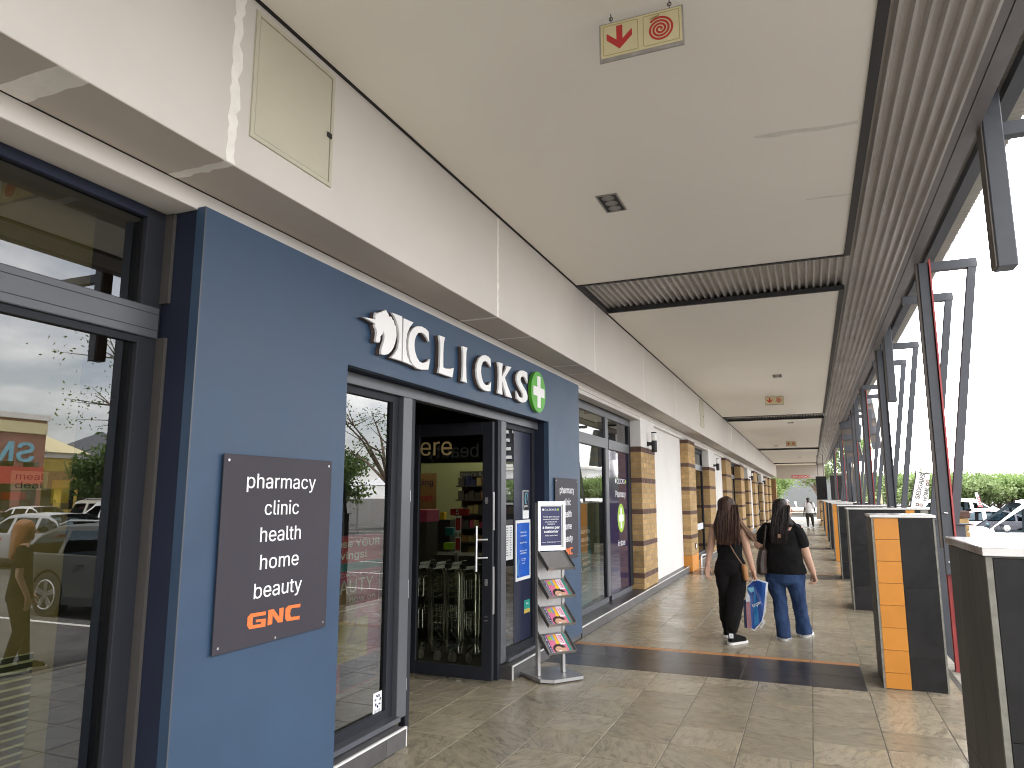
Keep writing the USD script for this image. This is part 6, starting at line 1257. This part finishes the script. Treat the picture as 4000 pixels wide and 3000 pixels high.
# ------------------------------------------------------------------ trees and shrubs
def leaves(clumps, n, size, seed, rad):
    r = np.random.default_rng(seed); c = np.asarray(clumps)[r.integers(0, len(clumps), n)]
    p = c + r.normal(0, 1, (n, 3)) * np.asarray(rad) * .5
    a = r.normal(0, 1, (n, 3)); a /= np.linalg.norm(a, axis=1)[:, None]; b = np.cross(a, r.normal(0, 1, (n, 3))); b /= np.linalg.norm(b, axis=1)[:, None]
    s = (size * r.uniform(.6, 1.3, n))[:, None]; v = np.stack([p - a * s, p + b * s * .45, p + a * s, p - b * s * .45], 1).reshape(-1, 3)
    return MB().add(v, np.arange(4 * n).reshape(-1, 4))
def tree(loc, h, cr, label, leafm, seed, n=3500, trunk_h=.4, size=.12, group=None, sparse=False, flat=.75, tr=.12):
    r = random.Random(seed); t = thing('tree', label, 'tree', loc, group=group); tb = MB(); cl = []
    top = h * trunk_h; tb.tube([(0, 0, -.1), (r.uniform(-.05, .05), 0, top * .5), (r.uniform(-.15, .15), r.uniform(-.1, .1), top)], [tr * 1.3, tr, tr * .85], 10)
    nb = 9 if not sparse else 11
    for k in range(nb):
        a = k * 2 * math.pi / nb + r.uniform(-.3, .3); el = r.uniform(.25, 1.25) if not sparse else r.uniform(.15, .8); R_ = cr * r.uniform(.65, 1.0)
        e = np.array([math.cos(a) * math.cos(el) * R_, math.sin(a) * math.cos(el) * R_, top + math.sin(el) * (h - top) * .9 + .15 * (h - top)])
        m_ = np.array([e[0] * .5 + r.uniform(-.1, .1), e[1] * .5, top + (e[2] - top) * .6])
        tb.tube([(0, 0, top * .92), m_, e], [tr * .6, tr * .35, tr * .1], 6); cl += [e, (m_ + e) / 2, e * np.array([.8, .8, 1]) + (r.uniform(-.3, .3), r.uniform(-.3, .3), r.uniform(-.2, .3))]
        for q in range(4):
            e2 = e + np.array([r.uniform(-1, 1), r.uniform(-1, 1), r.uniform(-.4, .6)]) * cr * .42; tb.tube([m_ * .4 + e * .6, e2], [tr * .2, tr * .05], 5); cl.append(e2)
    obj(t, 'trunk', tb, M['bark'], 50)
    obj(t, 'crown', leaves(cl, n, size, seed, (cr * .32, cr * .32, cr * .32 * flat) if not sparse else (cr * .2, cr * .2, cr * .1)), leafm)
    return t
def on2(px, Y): return on(px, 1943, Y=Y)[0]
tree((-3.1, 63.5, PARK), 3.4, 1.7, 'bright green bushy tree beyond the end of the arcade, left of the grey wall', M['leaf'], 1, 5200, .3)
tree((on2(3196, 60), 61, PARK), 4.4, 1.7, 'tree with gnarled grey trunk beyond the end of the arcade, on the right', M['leaf3'], 2, 2600, .52, .11, tr=.20)
ta = tree((2.9, 61, PARK), 6.4, 1.9, 'taller green tree showing between the canopy posts at the far end', M['leaf'], 3, 3600)
GT = 'green trees forming the far edge of the car park'
tp = tree((on2(3540, 78), 78, PARK), 3.6, 2.3, 'bright green tree behind the leaning banner, far across the car park', M['leaf'], 4, 3300, .28, .17)
tq = tree((on2(3900, 84), 84, PARK), 3.3, 2.3, 'olive green tree above the roof of the white car at right', M['leaf3'], 5, 3300, .28, .17)
for i, (px_, Y_, s_) in enumerate(((3445, 82, 0), (3490, 76, 1), (3600, 80, 0), (3650, 82, 1), (3700, 79, 0), (3760, 83, 0), (3815, 80, 1), (3860, 86, 0), (3945, 82, 0), (3990, 86, 1), (4060, 84, 0), (4140, 82, 1), (4230, 84, 0), (4340, 84, 1), (4450, 86, 0), (3400, 84, 1), (3350, 86, 0))):
    copy(tq if s_ else tp, (on2(px_, Y_), Y_, PARK), 47 * i, f'bushy tree {NTH[i]} in the planted row along the far car park edge', GT)
tree((12.2, 16.2, PARK), 7.4, 3.2, 'sparse thorn tree in the car park reflected in the left shop window', M['leaf2'], 8, 1500, .42, .06, sparse=True)
tree((9.2, 23.5, PARK), 6.5, 2.8, 'sparse branched tree reflected in the left door side pane', M['leaf2'], 9, 900, .40, .06, sparse=True)
th = tree((24, 24, PARK), 4.0, 2.2, 'dark green tree among the parked cars across the lot, nearest the camera', M['leaf2'], 12, 3500, .3, .13)
for x, y, lab in ((38, 36, 'dark green tree at the far side of the pavilion'), (24, 40, 'dark green tree far along the middle of the car park'), (22, 52, 'dark green tree farthest along the middle of the car park'), (17.5, 31, 'dark green tree beside the middle row of cars')): copy(th, (x, y, PARK), 60, lab)

# ------------------------------------------------------------------ banners, masts, far buildings
t = thing('banner_flag', 'white leaning banner flag with SEDGARS HOME lettering beside the canopy posts', 'banner'); YB_ = 25.0
zz = zoom(3500, 1800, 3.318)
B = lambda x, y: on(*zz(x, y), Y=YB_)
q = [B(182, 595), B(262, 165), B(440, 165), B(415, 560), B(370, 606), B(182, 700)]
obj(t, 'cloth', MB().prism([(p[0], p[2]) for p in q], lambda u, v, d: (u, YB_ + d, v), 0, .012), M['paper'])
a, b = B(180, 620), B(255, 185); obj(t, 'pole', MB().tube([a - (b - a) * 1.5, a, b, b + (0, 0, .12), B(300, 150), B(440, 168)], .018, 6), M['bumper'])
def leantext(mb, s, x0, y0, x1, y1, h):
    o, e = B(x0, y0), B(x1, y1); L = math.hypot(e[0] - o[0], e[2] - o[2]); an = math.atan2(e[2] - o[2], e[0] - o[0]); v, f = text(s, h, L, .004, True)
    mb.add([(o[0] + p[0] * math.cos(an) - p[1] * math.sin(an), YB_ - .002 - p[2], o[2] + p[0] * math.sin(an) + p[1] * math.cos(an)) for p in v], f)
tb = MB(); leantext(tb, 'SEDGARS', 300, 500, 382, 175, .125); leantext(tb, 'HOME', 398, 522, 428, 345, .11); obj(t, 'lettering', tb, M['indark'])
tb = MB()
for x, y in ((275, 567), (325, 572), (410, 305), (415, 262)):
    o = B(x, y); tb.prism(sbox(o[0] - .045, o[2] - .045, o[0] + .045, o[2] + .045).difference(sbox(o[0] - .015, o[2] - .02, o[0] + .015, o[2] + .02)), lambda u, v, d: (u, YB_ - .003 + d, v), 0, .002)
obj(t, 'square_logo', tb, M['brownbrick'], kind='stuff')
t = thing('sale_flag', 'narrow tilted white flag with red SALE lettering above the parked cars', 'banner'); YS = 36.0
S_ = lambda x, y: on(*zz(x, y), Y=YS)
q = [S_(1022, 412), S_(1062, 412), S_(1130, 590), S_(1066, 590)]; obj(t, 'cloth', MB().prism([(p[0], p[2]) for p in q], lambda u, v, d: (u, YS + d, v), 0, .012), M['paper'])
obj(t, 'pole', MB().tube([S_(1062, 405), S_(1132, 600), S_(1135, 700)], .02, 6), M['bumper'])
tb = MB()
for ch, x, y in (('S', 1075, 515), ('A', 1090, 583)):
    o = S_(x, y); wtext(tb, ch, 'Y', (o[0], YS - .002, o[2] - .05), .19, depth=.002, bold=True, center=True)
obj(t, 'lettering', tb, M['signred']); tb = MB(); o = S_(1047, 437); wtext(tb, 'TMS', 'Y', (o[0], YS - .002, o[2] - .03), .06, depth=.002, center=True); obj(t, 'green_lettering', tb, M['teal'])
t = thing('pennant_flag', 'small plain white pointed flag standing low between the canopy posts', 'banner'); q = [on(3432, 1968, Y=30), on(3445, 1928, Y=30), on(3449, 1968, Y=30), on(3449, 2000, Y=30), on(3432, 2000, Y=30)]; obj(t, 'cloth', MB().prism([(p[0], p[2]) for p in q], lambda u, v, d: (u, 30 + d, v), 0, .012), M['signcream']); obj(t, 'pole', MB().tube([on(3450, 1926, Y=30.02), on(3450, 2040, Y=30.02)], .015, 6), M['bumper'])
def mast(px, Y, top_py, arm, label):
    x = on2(px, Y); z = on(px, top_py, Y=Y)[2]; t = thing('light_mast', label, 'light mast', (x, Y, PARK)); z -= PARK
    obj(t, 'pole', MB().tube([(0, 0, 0), (0, 0, z)], [.09, .06], 8), M['steelgrey'], 40); obj(t, 'cross_arm', MB().tube([(-arm, 0, z), (arm, 0, z)], .035, 6), M['steelgrey'])
    for s_ in (-1, 1): obj(t, 'lamp_head', BB(s_ * arm - .35, s_ * arm + .35, -.12, .12, z - .06, z + .06, b=.03), M['steelgrey'])
mast(3492, 70, 1748, .75, 'tall twin headed light mast between the canopy posts'); mast(3766, 90, 1877, .6, 'short twin headed light mast right of the leaning frame'); mast(3945, 95, 1888, .6, 'short twin headed light mast above the trees at far right')
t = thing('grey_end_wall', 'plain grey wall closing the view beyond the end of the arcade', 'wall'); obj(t, 'wall', Box(-9, 4, 78, 78.4, PARK, 4.0), M['greywall']); obj(t, 'coping', Box(-9, 4, 77.95, 78.45, 4.0, 4.08), M['trimwhite'])
t = thing('white_low_wall', 'low bright white wall band in front of the grey end wall', 'wall'); obj(t, 'band', BB(-6, .9, 66.9, 67.2, .36, .78, b=.01), M['paper']); obj(t, 'base', Box(-6, .9, 66.95, 67.15, PARK, .359), M['greywall'])
obj(t, 'leaning_sign', MB().bar(on(3114, 1985, Y=66.8), on(3107, 1964, Y=66.8), .16, .08).bar(on(3102, 1963, Y=66.8), on(3111, 1963, Y=66.8), .16, .08, up=(0, 1, 0)), M['white'])
t = thing('park_bench', 'dark slatted bench in front of the low white wall', 'bench', (-1.25, 65.9, PARK))
for k in range(3): obj(t, 'seat_slat', Box(-.8, .8, -.25 + k * .15, -.13 + k * .15, .42, .45), M['indark'])
for k in range(3): obj(t, 'back_slat', Box(-.8, .8, .22, .25, .55 + k * .12, .63 + k * .12), M['bark'])
for x in (-.75, .7): obj(t, 'leg', MB().box(x, x + .06, -.24, -.18, 0, .42).box(x, x + .06, .2, .26, 0, .9), M['black'])
obj('/World', 'end_paving', Box(-6, 6, 57.4, 66.9, PARK - .1, -.006), M['kerb'], kind='structure')
def block(name, label, x0, x1, y0, y1, h, m, nfl, nw, face='-x', band=None):
    t = thing(name, label, 'building'); obj(t, 'wall', Box(x0, x1, y0, y1, PARK, h), m); obj(t, 'parapet', Box(x0 - .15, x1 + .15, y0 - .15, y1 + .15, h + .001, h + .4), M['trimwhite'])
    for f_ in range(nfl):
        z0 = PARK + 1 + f_ * (h - 1) / nfl; z1 = z0 + (h - 1) / nfl * .55
        for i in range(nw):
            if '-x' in face: a = y0 + (y1 - y0) * (i + .2) / nw; b = y0 + (y1 - y0) * (i + .8) / nw; obj(t, 'window', Box(x0 - .05, x0 - .002, a, b, z0, z1), M['glassfar'])
            if '-y' in face: a = x0 + (x1 - x0) * (i + .2) / nw; b = x0 + (x1 - x0) * (i + .8) / nw; obj(t, 'window', Box(a, b, y0 - .05, y0 - .002, z0, z1), M['glassfar'])
    return t
rb = block('retail_building', 'tall faded red retail block with a large sign reflected at the left picture edge', 46, 56, 30.0, 35.4, 7.2, M['fadedred'], 1, 3)
tb = MB(); wtext(tb, 'SM', 'M', (45.94, 34.6, 4.2), 1.3, 3.2, depth=.05, bold=True); obj(rb, 'lettering', tb, M['skyblue']); obj(rb, 'cream_band', Box(45.9, 45.96, 30, 35.4, 6.2, 7.0), M['signcream']); obj(rb, 'red_band', Box(45.9, 45.97, 30, 35.4, 2.6, 3.8), M['postred'])
yb = block('yellow_building', 'yellow shop building with pyramid roof reflected in the left shop window', 47, 55, 35.8, 39.0, 4.6, M['postyellow'], 1, 2)
obj(yb, 'pyramid_roof', MB().add([(46.5, 35.3, 5.0), (55.5, 35.3, 5.0), (55.5, 39.5, 5.0), (46.5, 39.5, 5.0), (51, 37.4, 7.0)], [(0, 1, 4), (1, 2, 4), (2, 3, 4), (3, 0, 4)]), M['signcream']); obj(yb, 'orange_sign', Box(46.9, 46.98, 36.2, 38.6, 2.3, 3.6), M['postorange'])
pv = block('pavilion', 'low dark shop pavilion with a big grey pyramid roof across the car park', 46, 58, 39.6, 49.5, 3.0, M['brownbrick'], 1, 4)
obj(pv, 'pyramid_roof', MB().add([(45, 38.8, 3.45), (59, 38.8, 3.45), (59, 50.3, 3.45), (45, 50.3, 3.45), (52, 44.5, 7.4)], [(0, 1, 4), (1, 2, 4), (2, 3, 4), (3, 0, 4)]), M['steel']); obj(pv, 'white_sign', Box(45.9, 45.98, 41, 44.5, 1.9, 2.7), M['paper'])
tb = MB(); wtext(tb, 'CASA TOO', 'M', (45.88, 44.1, 2.1), .35, 2.8, depth=.03); obj(pv, 'lettering', tb, M['paperprint'])
block('office_building', 'pale low office building behind the trees at the far right edge', 27.5, 52, 112, 125, 6.2, M['paper'], 2, 8, '-x-y')
tw = thing('apartment_tower', 'tall white apartment tower with balconies reflected in the door side pane', 'building'); obj(tw, 'core', Box(95, 120, 250, 268, PARK, 48), M['steel'])
for f_ in range(15): obj(tw, 'balcony', MB().box(94, 121, 248.5, 250, f_ * 3.2 + .0, f_ * 3.2 + 1.15).box(93.5, 95, 248.5, 268, f_ * 3.2, f_ * 3.2 + 1.15), M['paper'])
for i in range(5): obj(tw, 'pier', Box(93.8 + i * 6.5, 94.8 + i * 6.5, 248.3, 249.9, 0, 48), M['paper'])
obj(tw, 'leaning_fin', MB().bar((92, 248, 0), (88, 248, 48), 1.0, 1.0), M['paper'])
t = thing('shade_canopy', 'pale peaked shade canopy in the car park reflected in the door side pane', 'canopy', (16.5, 39, PARK)); obj(t, 'roof', MB().add([(-3, -3, 2.6), (3, -3, 2.6), (3, 3, 2.6), (-3, 3, 2.6), (0, 0, 3.9)], [(0, 1, 4), (1, 2, 4), (2, 3, 4), (3, 0, 4)]), M['bagwhite'])
for x in (-2.8, 2.8):
    for y in (-2.8, 2.8): obj(t, 'pole', MB().tube([(x, y, 0), (x, y, 2.65)], .05, 6), M['steelgrey'])
